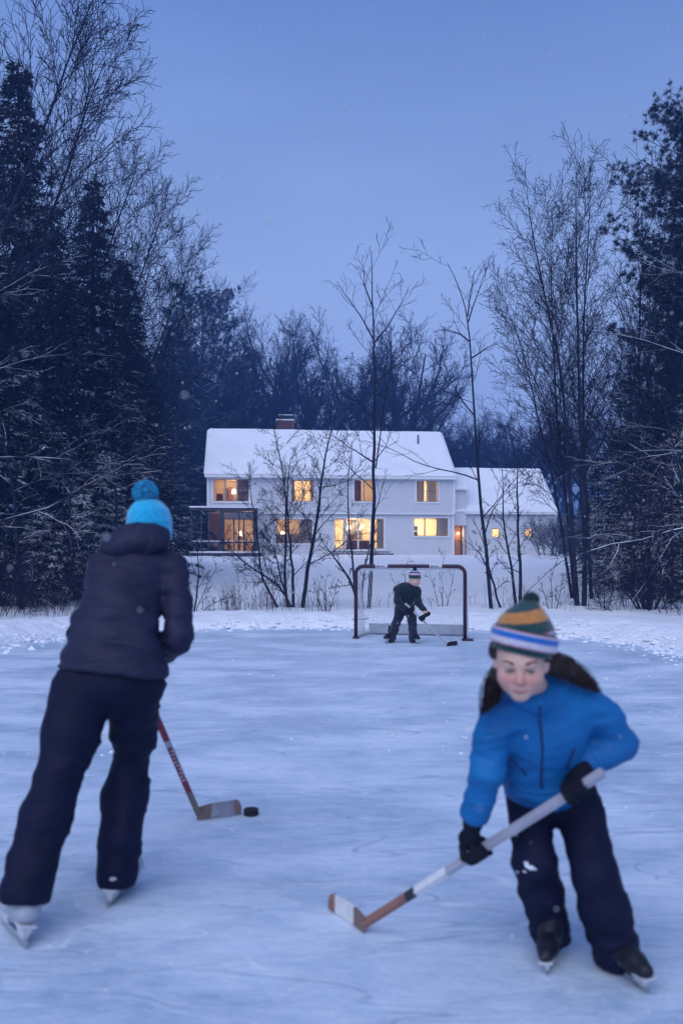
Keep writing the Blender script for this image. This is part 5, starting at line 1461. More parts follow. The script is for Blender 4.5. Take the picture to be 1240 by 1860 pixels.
def face(S, c_, R3, s=1.0):
    """adds a head with brow, nose, cheeks, mouth and chin to the solid; R3 columns: right, forward, up"""
    W = lambda x, y, z: c_ + R3 @ (np.array([x, y, z]) * s)
    S.ell(W(0, -0.005, 0.025), np.array([0.074, 0.092, 0.088]) * s, R3, k=0.02)
    S.ell(W(0, 0.022, -0.045), np.array([0.066, 0.064, 0.052]) * s, R3, k=0.03)
    for x in (-1, 1):
        S.ell(W(x * 0.036, 0.052, -0.026), np.array([0.031, 0.032, 0.028]) * s, R3, k=0.02)
        S.ell(W(x * 0.032, 0.092, 0.008), np.array([0.018, 0.014, 0.010]) * s, R3, k=0.014, sub=True)
        S.ell(W(x * 0.076, -0.006, -0.005), np.array([0.010, 0.020, 0.030]) * s, R3, k=0.01)
    S.cap(W(-0.036, 0.079, 0.026), W(0.036, 0.079, 0.026), 0.010 * s, k=0.014)
    S.cap(W(0, 0.084, 0.010), W(0, 0.101, -0.020), 0.008 * s, 0.0125 * s, k=0.010)
    for x in (-1, 1): S.ell(W(x * 0.011, 0.092, -0.022), np.array([0.0085, 0.009, 0.008]) * s, R3, k=0.006)
    S.ell(W(0, 0.068, -0.080), np.array([0.026, 0.020, 0.018]) * s, R3, k=0.02)
    S.cap(W(-0.022, 0.080, -0.048), W(0.022, 0.080, -0.048), 0.0085 * s, k=0.008)
    S.cap(W(-0.017, 0.080, -0.063), W(0.017, 0.080, -0.063), 0.0085 * s, k=0.008)
    return W
def face_details(root, W, R3, s=1.0, squint=0.6):
    def ball(name, c_, r, mat, rings=8, seg=12):
        th_ = np.linspace(0.05, math.pi - 0.05, rings)
        MB().tube([(0, 0, -math.cos(a)) for a in th_], [math.sin(a) for a in th_], seg)
        V_ = np.array([[math.sin(a) * math.cos(b_), math.sin(a) * math.sin(b_), math.cos(a)] for a in th_ for b_ in np.linspace(0, 2 * math.pi, seg + 1)[:-1]])
        V_ = (V_ * np.asarray(r)) @ R3.T + c_
        Q_ = [(i * seg + j, (i + 1) * seg + j, (i + 1) * seg + (j + 1) % seg, i * seg + (j + 1) % seg) for i in range(rings - 1) for j in range(seg)]
        return MB().add(V_, Q_).build(name, mat, root, True)
    for x in (-1, 1):
        ball('eye', W(x * 0.031, 0.0765, 0.006), np.array([0.0125, 0.010, 0.0105 * squint]) * s, m_eye_w)
        ball('iris', W(x * 0.031 - 0.001, 0.0845, 0.006), np.array([0.0058, 0.0035, 0.0058 * min(1, squint + 0.2)]) * s, m_eye_d)
        pts = [W(x * (0.014 + 0.036 * f), 0.0885 - 0.018 * f * f, 0.0285 + 0.006 * math.sin(f * 2.6)) for f in np.linspace(0, 1, 6)]
        MB().tube(pts, [0.0022 * s, 0.0042 * s, 0.0044 * s, 0.004 * s, 0.003 * s, 0.0016 * s], 6).build('eyebrow', m_brow, root, True)
        pts = [W(x * 0.031 + 0.0135 * f, 0.0862 - 0.004 * f * f, 0.006 + 0.0075 * squint * (1 - f * f)) for f in np.linspace(-1, 1, 7)]
        MB().tube(pts, 0.0016 * s, 5).build('eyelid', m_brow, root, True)
    pts = [W(0.036 * f, 0.0915 - 0.018 * f * f, -0.059 + 0.016 * f * f) for f in np.linspace(-1, 1, 9)]
    MB().tube(pts, [0.001 * s] + [0.0038 * s] * 7 + [0.001 * s], 6).build('mouth', m_lip, root, True)

def hat_lathe(name, B0, T0, prof, bands, parent, fwd=(0, -1, 0), seg=40, slant=0.0, bulge=None):
    """knitted hat turned about the axis B0-T0; prof: (height 0..1, radius); bands: (upper height, material)"""
    B0, T0 = np.asarray(B0, float), np.asarray(T0, float); ax_ = T0 - B0; L_ = np.linalg.norm(ax_); ax_ = ax_ / L_
    u = np.cross(ax_, fwd); u /= np.linalg.norm(u); v = np.cross(u, ax_)
    hs = np.linspace(0, 1, 45); rs = np.interp(hs, [p[0] for p in prof], [p[1] for p in prof])
    V_, Q_, mi = [], [], []
    for i_, (h_, r_) in enumerate(zip(hs, rs)):
        for j in range(seg):
            a = 2 * math.pi * j / seg
            rib = 1 + 0.012 * math.sin(a * 22) + 0.02 * math.sin(a * 3 + h_ * 4)
            V_.append(B0 + ax_ * h_ * L_ + (u * math.cos(a) + v * math.sin(a) * 1.12) * r_ * rib)
    for i_ in range(44):
        for j in range(seg):
            Q_.append((i_ * seg + j, i_ * seg + (j + 1) % seg, (i_ + 1) * seg + (j + 1) % seg, (i_ + 1) * seg + j))
            a = 2 * math.pi * (j + 0.5) / seg
            hh = (hs[i_] + hs[i_ + 1]) / 2
            he = hh - slant * math.cos(a) * (1 if hh > 0.45 else 0)
            mi.append(next((k for k, (top, _) in enumerate(bands) if he <= top), len(bands) - 1))
    me_ = smooth(mesh_from(name, V_, np.array(Q_)))
    for _, mt in bands: me_.materials.append(mt)
    me_.polygons.foreach_set('material_index', np.array(mi, np.int32))
    return link(name, me_, None, parent)

def pompom(name, c_, r, mat, parent, seed):
    q = np.random.default_rng(seed); n = 1500
    dv = q.normal(0, 1, (n, 3)); dv /= np.linalg.norm(dv, axis=1, keepdims=True)
    tip = c_ + dv * r * q.uniform(0.88, 1.08, (n, 1)); base = c_ + dv * r * 0.5
    sd = np.cross(dv, q.normal(0, 1, (n, 3))); sd /= np.linalg.norm(sd, axis=1, keepdims=True); sd *= r * 0.075
    V_ = np.stack([base + sd, base - sd, tip - sd * 0.9, tip + sd * 0.9], 1).reshape(-1, 3)
    S = Solid(); S.ell(c_, (r * 0.86,) * 3)
    core = S.mesh('core', r * 0.12)
    co = np.empty(len(core.vertices) * 3, np.float32); core.vertices.foreach_get('co', co); ix = np.empty(len(core.loops), np.int32); core.loops.foreach_get('vertex_index', ix)
    bpy.data.meshes.remove(core)
    V_ = np.concatenate([V_, co.reshape(-1, 3)]); Q_ = np.concatenate([np.arange(n * 4).reshape(-1, 4), ix.reshape(-1, 4) + n * 4])
    return link(name, smooth(mesh_from(name, V_, Q_)), mat, parent)

def person_root(label, x, y):
    r_ = empty('person', (x, y, 0.0)); 
    return tag(r_, label, 'person')
def adopt(root):
    """garments are modelled in world space: move them into the person's frame"""
    o = np.array(root.location)
    for ch in root.children:
        me_ = ch.data; co = np.empty(len(me_.vertices) * 3, np.float32); me_.vertices.foreach_get('co', co)
        me_.vertices.foreach_set('co', (co.reshape(-1, 3) - o).astype(np.float32).ravel()); me_.update()

BACK = np.array([0.0, 1.0, 0.0])
# ---------------- skater in the dark jacket, seen from behind
w_stick_heel = at(361, 1490, 4.25); w_stick_heel[2] = 0.03
w_stick_top = at(219, 1150, 3.60)
w_dir = (w_stick_heel - w_stick_top) / np.linalg.norm(w_stick_heel - w_stick_top)
w_toe = at(440, 1482, 4.32); w_toe[2] = 0.0
wmn = person_root('skater seen from behind in dark puffy jacket and cyan pompom hat', -0.95, 3.2)
pel, cst, nck = at(203, 1218, 3.24), at(240, 1045, 3.40), at(262, 975, 3.46)
rsh, lsh = at(312, 1036, 3.42), at(196, 1034, 3.38)
rel, lel = at(323, 1160, 3.34), at(172, 1150, 3.56)
rhand = w_stick_top + w_dir * 0.15; lhand = w_stick_top + w_dir * 0.0
rhip, rkn, ran = at(247, 1255, 3.28), at(238, 1390, 3.40), at(216, 1572, 3.25)
lhip, lkn, lan = at(152, 1255, 3.22), at(108, 1425, 3.10), at(50, 1602, 2.93)
head = at(270, 955, 3.49)
R_h = rot_from((0.10, 1.0, -0.08))
g1, g2 = Solid(), Solid(); rwr = grip(g1, rhand, w_dir, rel - rhand, 1.0, -1.0); lwr = grip(g2, lhand, w_dir, lel - lhand, 1.0, 1.0)
S = Solid()                                             # the body itself, one continuous figure under the clothes
face(S, head, R_h, 0.92)
S.chain([(head + (0, -0.01, -0.05), 0.055), (nck, 0.050), (cst, 0.10), (pel, 0.11)], k=0.04, flat=(BACK, 0.6))
for a, b_, c_ in ((rsh, rel, rwr), (lsh, lel, lwr)): S.chain([(cst, 0.06), (a, 0.040), (b_, 0.034), (c_, 0.026)], k=0.03)
S.chain([(rwr, 0.026), (g1.palm, 0.016)], k=0.01); S.chain([(lwr, 0.026), (g2.palm, 0.016)], k=0.01)
S.chain([(pel, 0.09), (rhip, 0.07), (rkn, 0.045), (ran, 0.034)], k=0.03); S.chain([(pel, 0.09), (lhip, 0.07), (lkn, 0.05), (lan, 0.034)], k=0.03)
link('body', S.mesh('body', 0.010), m_skin, wmn)
J = Solid()
J.chain([(at(203, 1225, 3.24), 0.218), (at(208, 1150, 3.30), 0.160), (at(230, 1060, 3.39), 0.150), (at(246, 1015, 3.43), 0.115)], k=0.05, flat=(BACK, 0.68))
J.chain([(lsh, 0.062), (at(250, 1014, 3.43), 0.082), (rsh, 0.060)], k=0.05)
J.chain([(rsh, 0.066), (at(323, 1095, 3.38), 0.058), (rel, 0.056), ((rel + rwr) / 2, 0.056), (rwr, 0.047)], k=0.014)
J.chain([(lsh, 0.066), (lel, 0.058), (lwr, 0.045)], k=0.03)
J.cut(at(203, 1222, 3.24), np.array([-0.10, -0.10, -1.0]))
ax_t = (at(245, 1030, 3.42) - pel); ax_t = ax_t / np.linalg.norm(ax_t)
def quilt(P):
    t_ = (P - pel) @ ax_t
    seam = np.abs(np.sin(math.pi * (t_ + 0.012 * n3(P, 0.10, 2.0)) / 0.078)) ** 0.5
    return 0.011 * (seam - 0.75) + folds(0.006, 0.07, 3.0, 1.0, 1.6)(P)
jk = link('jacket', J.mesh('jacket', 0.0095, quilt), m_jacket_dk, wmn)
Hd = Solid(); Hd.ell(at(248, 986, 3.39), (0.128, 0.095, 0.062), k=0.04).ell(at(262, 968, 3.43), (0.10, 0.10, 0.045), k=0.04).ell(at(222, 998, 3.38), (0.085, 0.075, 0.045), k=0.04)
Hd.ell(at(268, 945, 3.50), (0.070, 0.085, 0.07), k=0.02, sub=True)
link('jacket_hood', Hd.mesh('jacket_hood', 0.008, folds(0.006, 0.05, 5.0, 1.5, 0.8)), m_jacket_dk, wmn)
T = Solid()
T.ell(at(203, 1232, 3.25), (0.195, 0.145, 0.13), k=0.05)
T.chain([(rhip, 0.112), (at(244, 1330, 3.34), 0.086), (at(239, 1382, 3.38), 0.068), (at(228, 1445, 3.34), 0.091), (at(220, 1520, 3.28), 0.080), (at(212, 1592, 3.25), 0.076)], k=0.03)
T.chain([(lhip, 0.120), (at(130, 1330, 3.17), 0.104), (at(106, 1415, 3.10), 0.080), (at(86, 1480, 3.04), 0.088), (at(60, 1570, 2.96), 0.080), (at(46, 1625, 2.92), 0.086)], k=0.03)
T.ell(at(38, 1698, 2.88), (0.14, 0.14, 0.115), k=0.012, sub=True)
T.ell(at(210, 1652, 3.22), (0.12, 0.12, 0.085), k=0.012, sub=True)
link('snow_pants', T.mesh('snow_pants', 0.010, creases(0.017, 0.12, 1.0)), m_pants_dk, wmn)
for g_ in (g1, g2): link('glove', g_.mesh('glove', 0.006), m_glove, wmn)
skate(wmn, ran, math.radians(80), 0.0, 0.05, m_boot_w, 0.92)
skate(wmn, lan, math.radians(128), 0.03, 0.22, m_boot_w, 0.95)
hat_lathe('knit_hat', at(274, 984, 3.485), at(266, 902, 3.475), [(0, 0.084), (0.15, 0.090), (0.45, 0.0915), (0.68, 0.083), (0.84, 0.062), (0.94, 0.038), (1.0, 0.008)], [(1.0, m_cyan_knit)], wmn)
pompom('hat_pompom', at(264, 895, 3.47), 0.051, m_cyan_knit, wmn, 4)
adopt(wmn)

st_o, st_root = stick('worn red lettered hockey stick held by the dark jacketed skater', w_stick_top - w_dir * 0.08, w_stick_heel, w_toe,
      [(0, 0.12, m_tape_b), (0.12, 0.46, m_silver), (0.46, 0.58, m_stick_red), (0.58, 0.80, m_silver), (0.80, 0.86, m_stick_red), (0.86, 1.0, m_ash)], m_tape_g, m_ash, 0.072)
ax_s = w_stick_heel - w_stick_top; L_s = np.linalg.norm(ax_s); ax_s /= L_s
wide = (w_toe - w_stick_heel); wide[2] = 0; wide /= np.linalg.norm(wide); wu = wide - np.dot(wide, ax_s) * ax_s; wu /= np.linalg.norm(wu); wv = np.cross(ax_s, wu)
if wv[1] > 0: wv = -wv
lt = MB(); f = 0.60; rl = random.Random(5); o0 = np.array([w_stick_heel[0], w_stick_heel[1], 0.0])
red = MB()
p0 = w_stick_top + ax_s * L_s * 0.585 - o0 + wv * 0.0116
red.hexa(bar_pts(p0, p0 + ax_s * L_s * 0.21, 0.021, 0.0012, wu)).build('painted_panel', m_stick_red, st_root)
while f < 0.78:                                        # blocky white letters down the shaft
    p = w_stick_top + ax_s * L_s * f - o0 + wv * 0.0130
    for q in range(2):
        a = p + wu * rl.uniform(-0.007, 0.002) + ax_s * q * 0.006
        lt.hexa(bar_pts(a, a + wu * rl.uniform(0.007, 0.012) + ax_s * rl.uniform(-0.006, 0.006), 0.0045, 0.0012, ax_s))
    f += 0.0215
lt.build('lettering', m_stick_txt, st_root)
# puck at the toe of that blade
pk = at(456, 1483, 4.34)
th_ = np.linspace(0, 2 * math.pi, 29)[:-1]
pm_ = MB(); pm_.tube([(0, 0, 0.0015), (0, 0, 0.003), (0, 0, 0.0285), (0, 0, 0.030)], [0.0365, 0.038, 0.038, 0.0365], 28)
tag(pm_.build('puck', m_black, None, False, (float(pk[0]), float(pk[1]), 0.001)), 'black rubber puck at the toe of the grey taped blade', 'puck')

# ---------------- child in the blue jacket, skating towards us
k_top = at(1066, 1421, 2.60); k_heel = at(660, 1693, 2.97); k_heel[2] = 0.03; k_toe = at(608, 1650, 3.17); k_toe[2] = 0
k_dir = (k_heel - k_top) / np.linalg.norm(k_heel - k_top)
kid = person_root('child in bright blue jacket and striped knit hat skating with a stick', 0.68, 2.75)
kh = at(945, 1203, 2.52)
R_k = rot_from((-0.24, -1.0, -0.30))
ks_l, ke_l = at(908, 1298, 2.68), at(886, 1402, 2.66)
ks_r, ke_r = at(1070, 1283, 2.70), at(1124, 1350, 2.72)
h_l = k_top + k_dir * np.linalg.norm(k_heel - k_top) * 0.455; h_r = k_top + k_dir * 0.045
g1, g2 = Solid(), Solid(); kw_l = grip(g1, h_l, k_dir, at(884, 1440, 2.68) - h_l, 0.86, 1.0); kw_r = grip(g2, h_r, k_dir, at(1112, 1362, 2.71) - h_r, 0.86, -1.0)
kp, kc = at(1002, 1432, 2.88), at(988, 1315, 2.72)
hl, nl, al = at(958, 1452, 2.88), at(970, 1565, 2.76), at(998, 1676, 2.79)
hr, nr_, ar = at(1048, 1452, 2.86), at(1080, 1588, 2.68), at(1116, 1706, 2.68)
S = Solid()
Wf = face(S, kh, R_k, 0.96)
S.chain([(kh + R_k @ np.array([0, -0.03, -0.05]), 0.05), (at(972, 1262, 2.66), 0.05), (kc, 0.10), (kp, 0.10)], k=0.04, flat=(BACK, 0.8))
S.chain([(kc, 0.06), (ks_l, 0.045), (ke_l, 0.035), (kw_l, 0.025), (g1.palm, 0.014)], k=0.02); S.chain([(kc, 0.06), (ks_r, 0.045), (ke_r, 0.035), (kw_r, 0.025), (g2.palm, 0.014)], k=0.02)
S.chain([(kp, 0.09), (hl, 0.06), (nl, 0.045), (al, 0.036)], k=0.03); S.chain([(kp, 0.09), (hr, 0.06), (nr_, 0.045), (ar, 0.036)], k=0.03)
m_skin_kid = two_tone('child_skin', (0.62, 0.38, 0.29), (0.68, 0.42, 0.33), 30, 0.55, 0.35)
tk = m_skin_kid.node_tree; base_s = tk.nodes['Principled BSDF'].inputs['Base Color'].links[0].from_socket
for cp in (Wf(-0.038, 0.078, -0.026), Wf(0.038, 0.078, -0.026), Wf(0, 0.108, -0.018)):      # cheeks and nose reddened by the cold
    tcn = N(tk, 'ShaderNodeTexCoord'); vd = N(tk, 'ShaderNodeVectorMath', operation='DISTANCE'); vd.inputs[1].default_value = tuple(cp - np.array(kid.location))
    mr_ = N(tk, 'ShaderNodeMapRange'); mr_.inputs['From Min'].default_value = 0.034; mr_.inputs['From Max'].default_value = 0.008; mr_.inputs['To Max'].default_value = 0.6
    tk.links.new(tcn.outputs['Object'], vd.inputs[0]); tk.links.new(vd.outputs['Value'], mr_.inputs['Value'])
    base_s = mixcol(tk, mr_.outputs[0], base_s, (0.60, 0.20, 0.17))
tk.links.new(base_s, tk.nodes['Principled BSDF'].inputs['Base Color'])
link('body', S.mesh('body', 0.0058), m_skin_kid, kid)
J = Solid()
J.chain([(at(992, 1436, 2.87), 0.140), (at(990, 1380, 2.80), 0.146), (at(988, 1318, 2.72), 0.140), (at(984, 1278, 2.68), 0.098)], k=0.05, flat=(BACK, 0.75))
J.chain([(ks_l, 0.055), (at(985, 1272, 2.68), 0.070), (ks_r, 0.055)], k=0.04)
J.chain([(ks_l, 0.060), (at(894, 1350, 2.67), 0.056), (ke_l, 0.050), (kw_l, 0.044)], k=0.025)
J.chain([(ks_r, 0.060), (at(1102, 1315, 2.71), 0.058), (ke_r, 0.054), ((ke_r + kw_r) / 2, 0.050), (kw_r, 0.044)], k=0.02)
J.chain([(at(940, 1268, 2.60), 0.022), (at(975, 1278, 2.59), 0.024), (at(1010, 1258, 2.63), 0.022)], k=0.03)
J.cut(at(992, 1440, 2.87), (0.0, 0.25, -1.0))
kjm = J.mesh('jacket', 0.0075, creases(0.017, 0.10, 4.0))
link('jacket', kjm, m_blue, kid)
T = Solid()
T.ell(at(1002, 1440, 2.88), (0.13, 0.11, 0.11), k=0.04)
T.chain([(hl, 0.074), (nl, 0.064), (at(984, 1620, 2.80), 0.066), (at(1000, 1690, 2.82), 0.064)], k=0.03)
T.chain([(hr, 0.078), (nr_, 0.069), (at(1096, 1650, 2.69), 0.074), (at(1116, 1722, 2.70), 0.074)], k=0.03)
link('snow_pants', T.mesh('snow_pants', 0.0075, creases(0.013, 0.09, 2.0)), m_pants_dk, kid)
for g_ in (g1, g2): link('glove', g_.mesh('glove', 0.0048), m_glove, kid)
skate(kid, al, math.radians(248), 0.06, 0.10, m_boot_k, 0.72)
skate(kid, ar, math.radians(288), 0.0, 0.10, m_boot_k, 0.76)
sn = Solid()
rs_ = random.Random(8)
for cpt, off_ in ((nr_, (0.005, -0.070, -0.01)), (nl, (-0.005, -0.066, 0.0))):
    for _ in range(26):
        gx_ = rs_.gauss(0, 0.020)
        sn.ell(cpt + np.array(off_) + np.array([gx_, 0.006 + 6.0 * gx_ * gx_ + 0.004, rs_.gauss(0, 0.008)]), (0.007 * rs_.uniform(0.5, 1.5), 0.007, 0.0040 * rs_.uniform(0.6, 1.3)), k=0.006)
tag(link('knee_snow', sn.mesh('knee_snow', 0.003), m_snow, kid), kind='stuff')
Hr = Solid()
def hw(x, y, z): return kh + R_k @ np.array([x, y, z])
Hr.ell(hw(0, -0.03, 0.02), (0.084, 0.080, 0.085), R_k, k=0.03)
Hr.chain([(hw(-0.066, -0.01, 0.02), 0.020), (at(902, 1222, 2.55), 0.019), (at(892, 1250, 2.58), 0.015), (at(887, 1275, 2.60), 0.008)], k=0.02)
Hr.chain([(hw(0.062, -0.02, 0.03), 0.030), (at(998, 1202, 2.58), 0.032), (at(1028, 1212, 2.60), 0.028), (at(1052, 1230, 2.62), 0.018), (at(1062, 1240, 2.63), 0.008)], k=0.02)
def strands(guides, n_, seed):
    q_ = np.random.default_rng(seed); out_ = []
    for g in guides:
        pts_ = np.array([p for p, _ in g]); rad_ = np.array([r_ for _, r_ in g]); cum_ = np.concatenate([[0], np.cumsum(np.linalg.norm(np.diff(pts_, axis=0), axis=1))])
        u_ = np.linspace(0, cum_[-1], 12); C = np.stack([np.interp(u_, cum_, pts_[:, c]) for c in range(3)], -1); Rr = np.interp(u_, cum_, rad_)
        for _ in range(2): C[1:-1] = 0.25 * C[:-2] + 0.5 * C[1:-1] + 0.25 * C[2:]
        for k in range(n_):
            o_v = q_.normal(0, 1, 3); o_v /= np.linalg.norm(o_v); o_v *= q_.random() ** 0.4
            wav = q_.normal(0, 0.0035, 3) * np.sin(np.linspace(0, q_.uniform(3, 9), 12) + q_.uniform(0, 6))[:, None]
            e_ = q_.uniform(0.8, 1.12); base_ = C[0] + (C - C[0]) * e_
            out_.append((base_ + o_v * Rr[:, None] * 1.1 + wav, np.linspace(0.0028, 0.0009, 12), 3))
    return out_
Gl = [(hw(-0.066, -0.01, 0.02), 0.024), (at(902, 1222, 2.55), 0.024), (at(892, 1250, 2.58), 0.022), (at(886, 1286, 2.60), 0.012)]
Gr = [(hw(0.062, -0.02, 0.03), 0.032), (at(998, 1202, 2.58), 0.036), (at(1030, 1212, 2.60), 0.034), (at(1056, 1230, 2.62), 0.024), (at(1070, 1248, 2.63), 0.012)]
hair = link('hair', Hr.mesh('hair', 0.006, lambda P: 0.003 * n3(P * np.array([2.2, 2.2, 0.5]), 0.02, 1.0)), m_hair, kid)
tag(link('hair_strands', tubes_mesh('hair_strands', strands((Gl, Gr), 260, 5)), m_hair, kid), kind='stuff')
adn = R_k @ np.array([0, -0.35, 1.0]); adn = adn / np.linalg.norm(adn)
hb = kh + R_k @ np.array([0.0, -0.008, 0.028])
hat_lathe('knit_hat', hb, at(964, 1090, 2.52), [(0, 0.086), (0.10, 0.0875), (0.12, 0.098), (0.34, 0.099), (0.40, 0.097), (0.43, 0.089), (0.58, 0.080), (0.74, 0.062), (0.88, 0.040), (1.0, 0.018)],
          [(0.11, m_h_green), (0.14, m_h_red), (0.25, m_h_white), (0.36, m_h_blue), (0.385, m_h_white), (0.41, m_h_red), (0.60, m_h_green), (0.82, m_h_orange), (1.3, m_h_green)], kid, slant=0.14)
pompom('hat_pompom', at(964, 1090, 2.52), 0.024, m_h_green, kid, 9)
face_details(kid, Wf, R_k, 0.96)
co = np.empty(len(kjm.vertices) * 3, np.float32); kjm.vertices.foreach_get('co', co); kco = co.reshape(-1, 3)
def front(px_, py_, out=0.003):
    """the jacket's surface point seen at that spot of the chest"""
    d_ = np.hypot((kco[:, 0] / kco[:, 1]) * F_PX + CX - px_, HY - (kco[:, 2] - CAM_H) / kco[:, 1] * F_PX - py_)
    near = np.argsort(d_)[:14]; k_ = near[np.argmin(kco[near, 1])]
    return kco[k_] + np.array([0, -out, 0])
def seam(name, pix, rad, mat, sides=6):
    P_ = np.array([front(*p) for p in pix])
    for _ in range(2): P_[1:-1] = 0.25 * P_[:-2] + 0.5 * P_[1:-1] + 0.25 * P_[2:]
    return MB().tube(P_, rad, sides).build(name, mat, kid, True)
seam('zipper', [(976 + 6 * math.sin(f * 2), 1285 + 150 * f) for f in np.linspace(0, 1, 14)], 0.0032, m_navy_trim)
seam('pocket_zip', [(925 + 26 * f, 1375 + 34 * f) for f in np.linspace(0, 1, 6)], 0.0022, m_navy_trim)
seam('pocket_zip', [(1046 - 18 * f, 1362 + 36 * f) for f in np.linspace(0, 1, 6)], 0.0032, m_navy_trim)
seam('hem_band', [(925 + 118 * f, 1428 + 14 * math.sin(f * 3.1)) for f in np.linspace(0, 1, 12)], 0.005, m_blue)
for w_, e_ in ((kw_l, ke_l), (kw_r, ke_r)):
    u_ = (e_ - w_) / np.linalg.norm(e_ - w_)
    MB().tube([w_ - u_ * 0.006, w_ + u_ * 0.004, w_ + u_ * 0.026, w_ + u_ * 0.034], [0.041, 0.048, 0.050, 0.045], 20).build('cuff', m_blue, kid, True)
adopt(kid)
stick('pale shafted hockey stick with orange blade tip held by the blue jacketed child', k_top - k_dir * 0.06, k_heel, k_toe,
      [(0, 0.62, m_silver), (0.62, 0.76, m_tape_w), (0.76, 0.80, m_metal), (0.80, 1.0, m_orange)], m_tape_w, m_orange, 0.062)

# ---------------- goalie, far off in front of the net
gl = person_root('goalie bending forward in dark jacket before the net', 1.0, 13.28)
gp, gc, gn, gh = at(734, 1101, 13.30), at(739, 1076, 13.18), at(746, 1063, 13.10), at(753, 1053, 13.03)
R_g = rot_from((0.75, -0.75, -0.35))
g_sh_l, g_sh_r = at(722, 1071, 13.22), at(757, 1075, 13.14)
g_el_l, g_el_r = at(722, 1092, 13.05), at(759, 1095, 13.05)
g_top = at(744, 1104, 12.95); g_heel = at(812, 1174, 12.75); g_heel[2] = 0.03; g_toe = at(832, 1172, 12.9); g_toe[2] = 0
g_dir = (g_heel - g_top) / np.linalg.norm(g_heel - g_top)
g1, g2 = Solid(), Solid(); gw_r = grip(g1, g_top + g_dir * 0.24, g_dir, g_el_r - g_top, 0.85, 1.0, 0.013); gw_l = grip(g2, g_top + g_dir * 0.04, g_dir, g_el_l - g_top, 0.85, -1.0, 0.013)
ghl, gkl, gal = at(728, 1104, 13.30), at(719, 1133, 13.16), at(711, 1158, 13.32)
ghr, gkr, gar = at(743, 1104, 13.26), at(749, 1132, 13.06), at(750, 1158, 13.24)
S = Solid(); Wg = face(S, gh, R_g, 0.92)
S.chain([(gh + R_g @ np.array([0, -0.02, -0.05]), 0.055), (gn, 0.055), (gc, 0.12), (gp, 0.12)], k=0.04)
for a, b_, c_ in ((g_sh_l, g_el_l, gw_l), (g_sh_r, g_el_r, gw_r)): S.chain([(gc, 0.07), (a, 0.05), (b_, 0.04), (c_, 0.03)], k=0.03)
for a, b_, c_ in ((ghl, gkl, gal), (ghr, gkr, gar)): S.chain([(gp, 0.10), (a, 0.075), (b_, 0.05), (c_, 0.04)], k=0.03)
link('body', S.mesh('body', 0.012), m_skin, gl)
J = Solid(); J.chain([(gp + (0, 0, 0.01), 0.135), (gc, 0.150), (gn - (0, 0, 0.03), 0.080)], k=0.05, flat=(BACK, 0.85))
J.chain([(g_sh_l, 0.07), (gn - (0, 0, 0.05), 0.09), (g_sh_r, 0.07)], k=0.05)
for a, b_, c_ in ((g_sh_l, g_el_l, gw_l), (g_sh_r, g_el_r, gw_r)): J.chain([(a, 0.064), (b_, 0.054), (c_, 0.044)], k=0.02)
J.cut(gp - (0, 0, 0.05), (0, 0, -1.0))
link('jacket', J.mesh('jacket', 0.012, folds(0.010, 0.07, 4.4)), m_dgreen, gl)
T = Solid(); T.ell(gp - (0, 0, 0.02), (0.155, 0.14, 0.12), k=0.05)
for a, b_, c_ in ((ghl, gkl, gal), (ghr, gkr, gar)): T.chain([(a, 0.085), (b_, 0.066), (c_ + (0, 0, -0.02), 0.066)], k=0.025)
link('snow_pants', T.mesh('snow_pants', 0.012, folds(0.010, 0.07, 3.3)), m_gpants, gl)
for g_ in (g1, g2): link('glove', g_.mesh('glove', 0.008), m_glove, gl)
skate(gl, gal, math.radians(235), 0, 0, m_boot_k); skate(gl, gar, math.radians(290), 0, 0, m_boot_k)
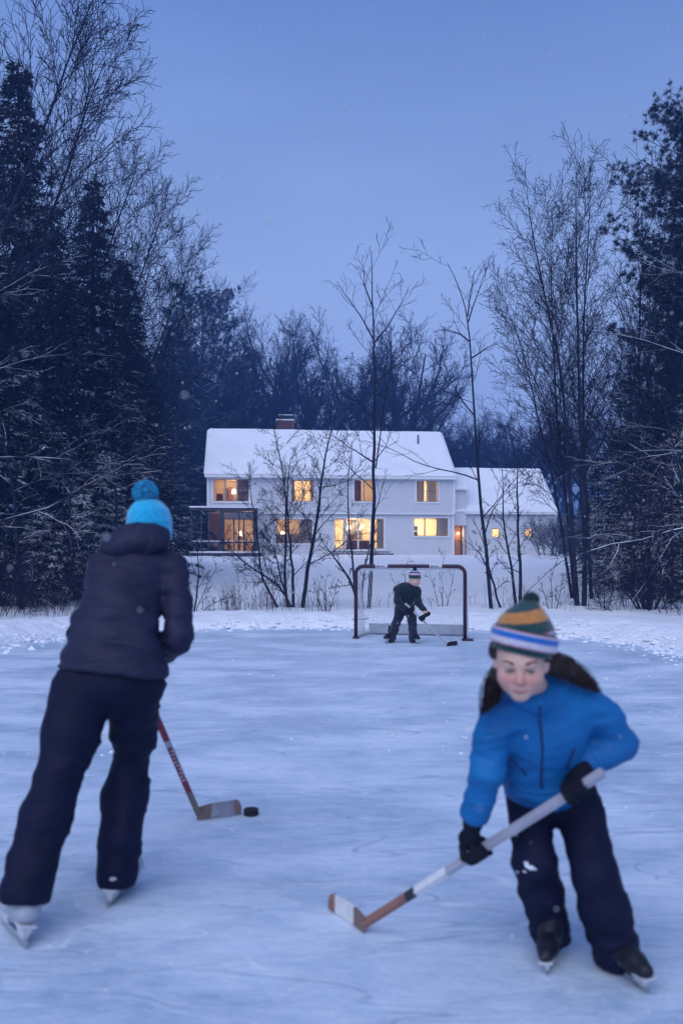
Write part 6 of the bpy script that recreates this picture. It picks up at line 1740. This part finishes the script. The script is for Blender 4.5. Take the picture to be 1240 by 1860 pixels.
hat_lathe('knit_hat', gh + R_g @ np.array([0, -0.01, 0.02]), gh + R_g @ np.array([0, -0.05, 0.15]), [(0, 0.085), (0.3, 0.088), (0.6, 0.078), (0.85, 0.046), (1, 0.012)], [(0.34, m_h_green), (0.44, m_h_red), (0.56, m_h_white), (0.72, m_navy_trim), (0.82, m_h_white), (1.2, m_navy_trim)], gl, fwd=(0.7, -0.7, 0))
pompom('hat_pompom', gh + R_g @ np.array([0, -0.055, 0.165]), 0.028, m_navy_trim, gl, 12)
face_details(gl, Wg, R_g, 0.92)
adopt(gl)
stick('slim hockey stick with black taped blade held by the goalie', g_top - g_dir * 0.1, g_heel, g_toe, [(0, 1.0, m_silver)], m_tape_b, m_tape_b, 0.06)

# ------------------------------------------------------------------ falling snow
q = np.random.default_rng(23)
n = 2300                                                # evenly through the air over the near end of the rink
X = q.uniform(-3.4, 3.4, n); dd = q.uniform(0.5, 6.5, n); Zf = q.uniform(0.05, 5.0, n)
size = q.lognormal(-5.9, 0.40, n)
OV = OCT.copy(); OV[5, 2] = -1.0
V_ = OV[None] * size[:, None, None] * q.uniform(0.6, 1.4, (n, 6, 1)) + np.stack([X, dd, Zf], -1)[:, None]
me = mesh_from('falling_snow', V_.reshape(-1, 3), (OF[None] + (np.arange(n) * 6)[:, None, None]).reshape(-1, 3))
m_flake = principled('falling_flake', (0.58, 0.60, 0.63), 0.8, 0.1)
tag(link('falling_snow', smooth(me), m_flake), 'snowflakes drifting down through the evening air', 'snowflakes', kind='stuff')

# ------------------------------------------------------------------ the snowy evening air
m_haze = bpy.data.materials.new('haze'); m_haze.use_nodes = True
tr = m_haze.node_tree; tr.nodes.clear()
o_ = N(tr, 'ShaderNodeOutputMaterial'); pv = N(tr, 'ShaderNodeVolumePrincipled')
pv.inputs['Color'].default_value = (0.18, 0.40, 1.0, 1)
pv.inputs['Density'].default_value = 0.0034
pv.inputs['Anisotropy'].default_value = 0.0
tr.links.new(pv.outputs[0], o_.inputs['Volume'])
hz_o = MB().box(-640, 640, -240, 740, -3.0, 34.0).build('haze', m_haze)
tag(hz_o, 'thin blue haze of the snowy evening air', 'haze', kind='stuff')
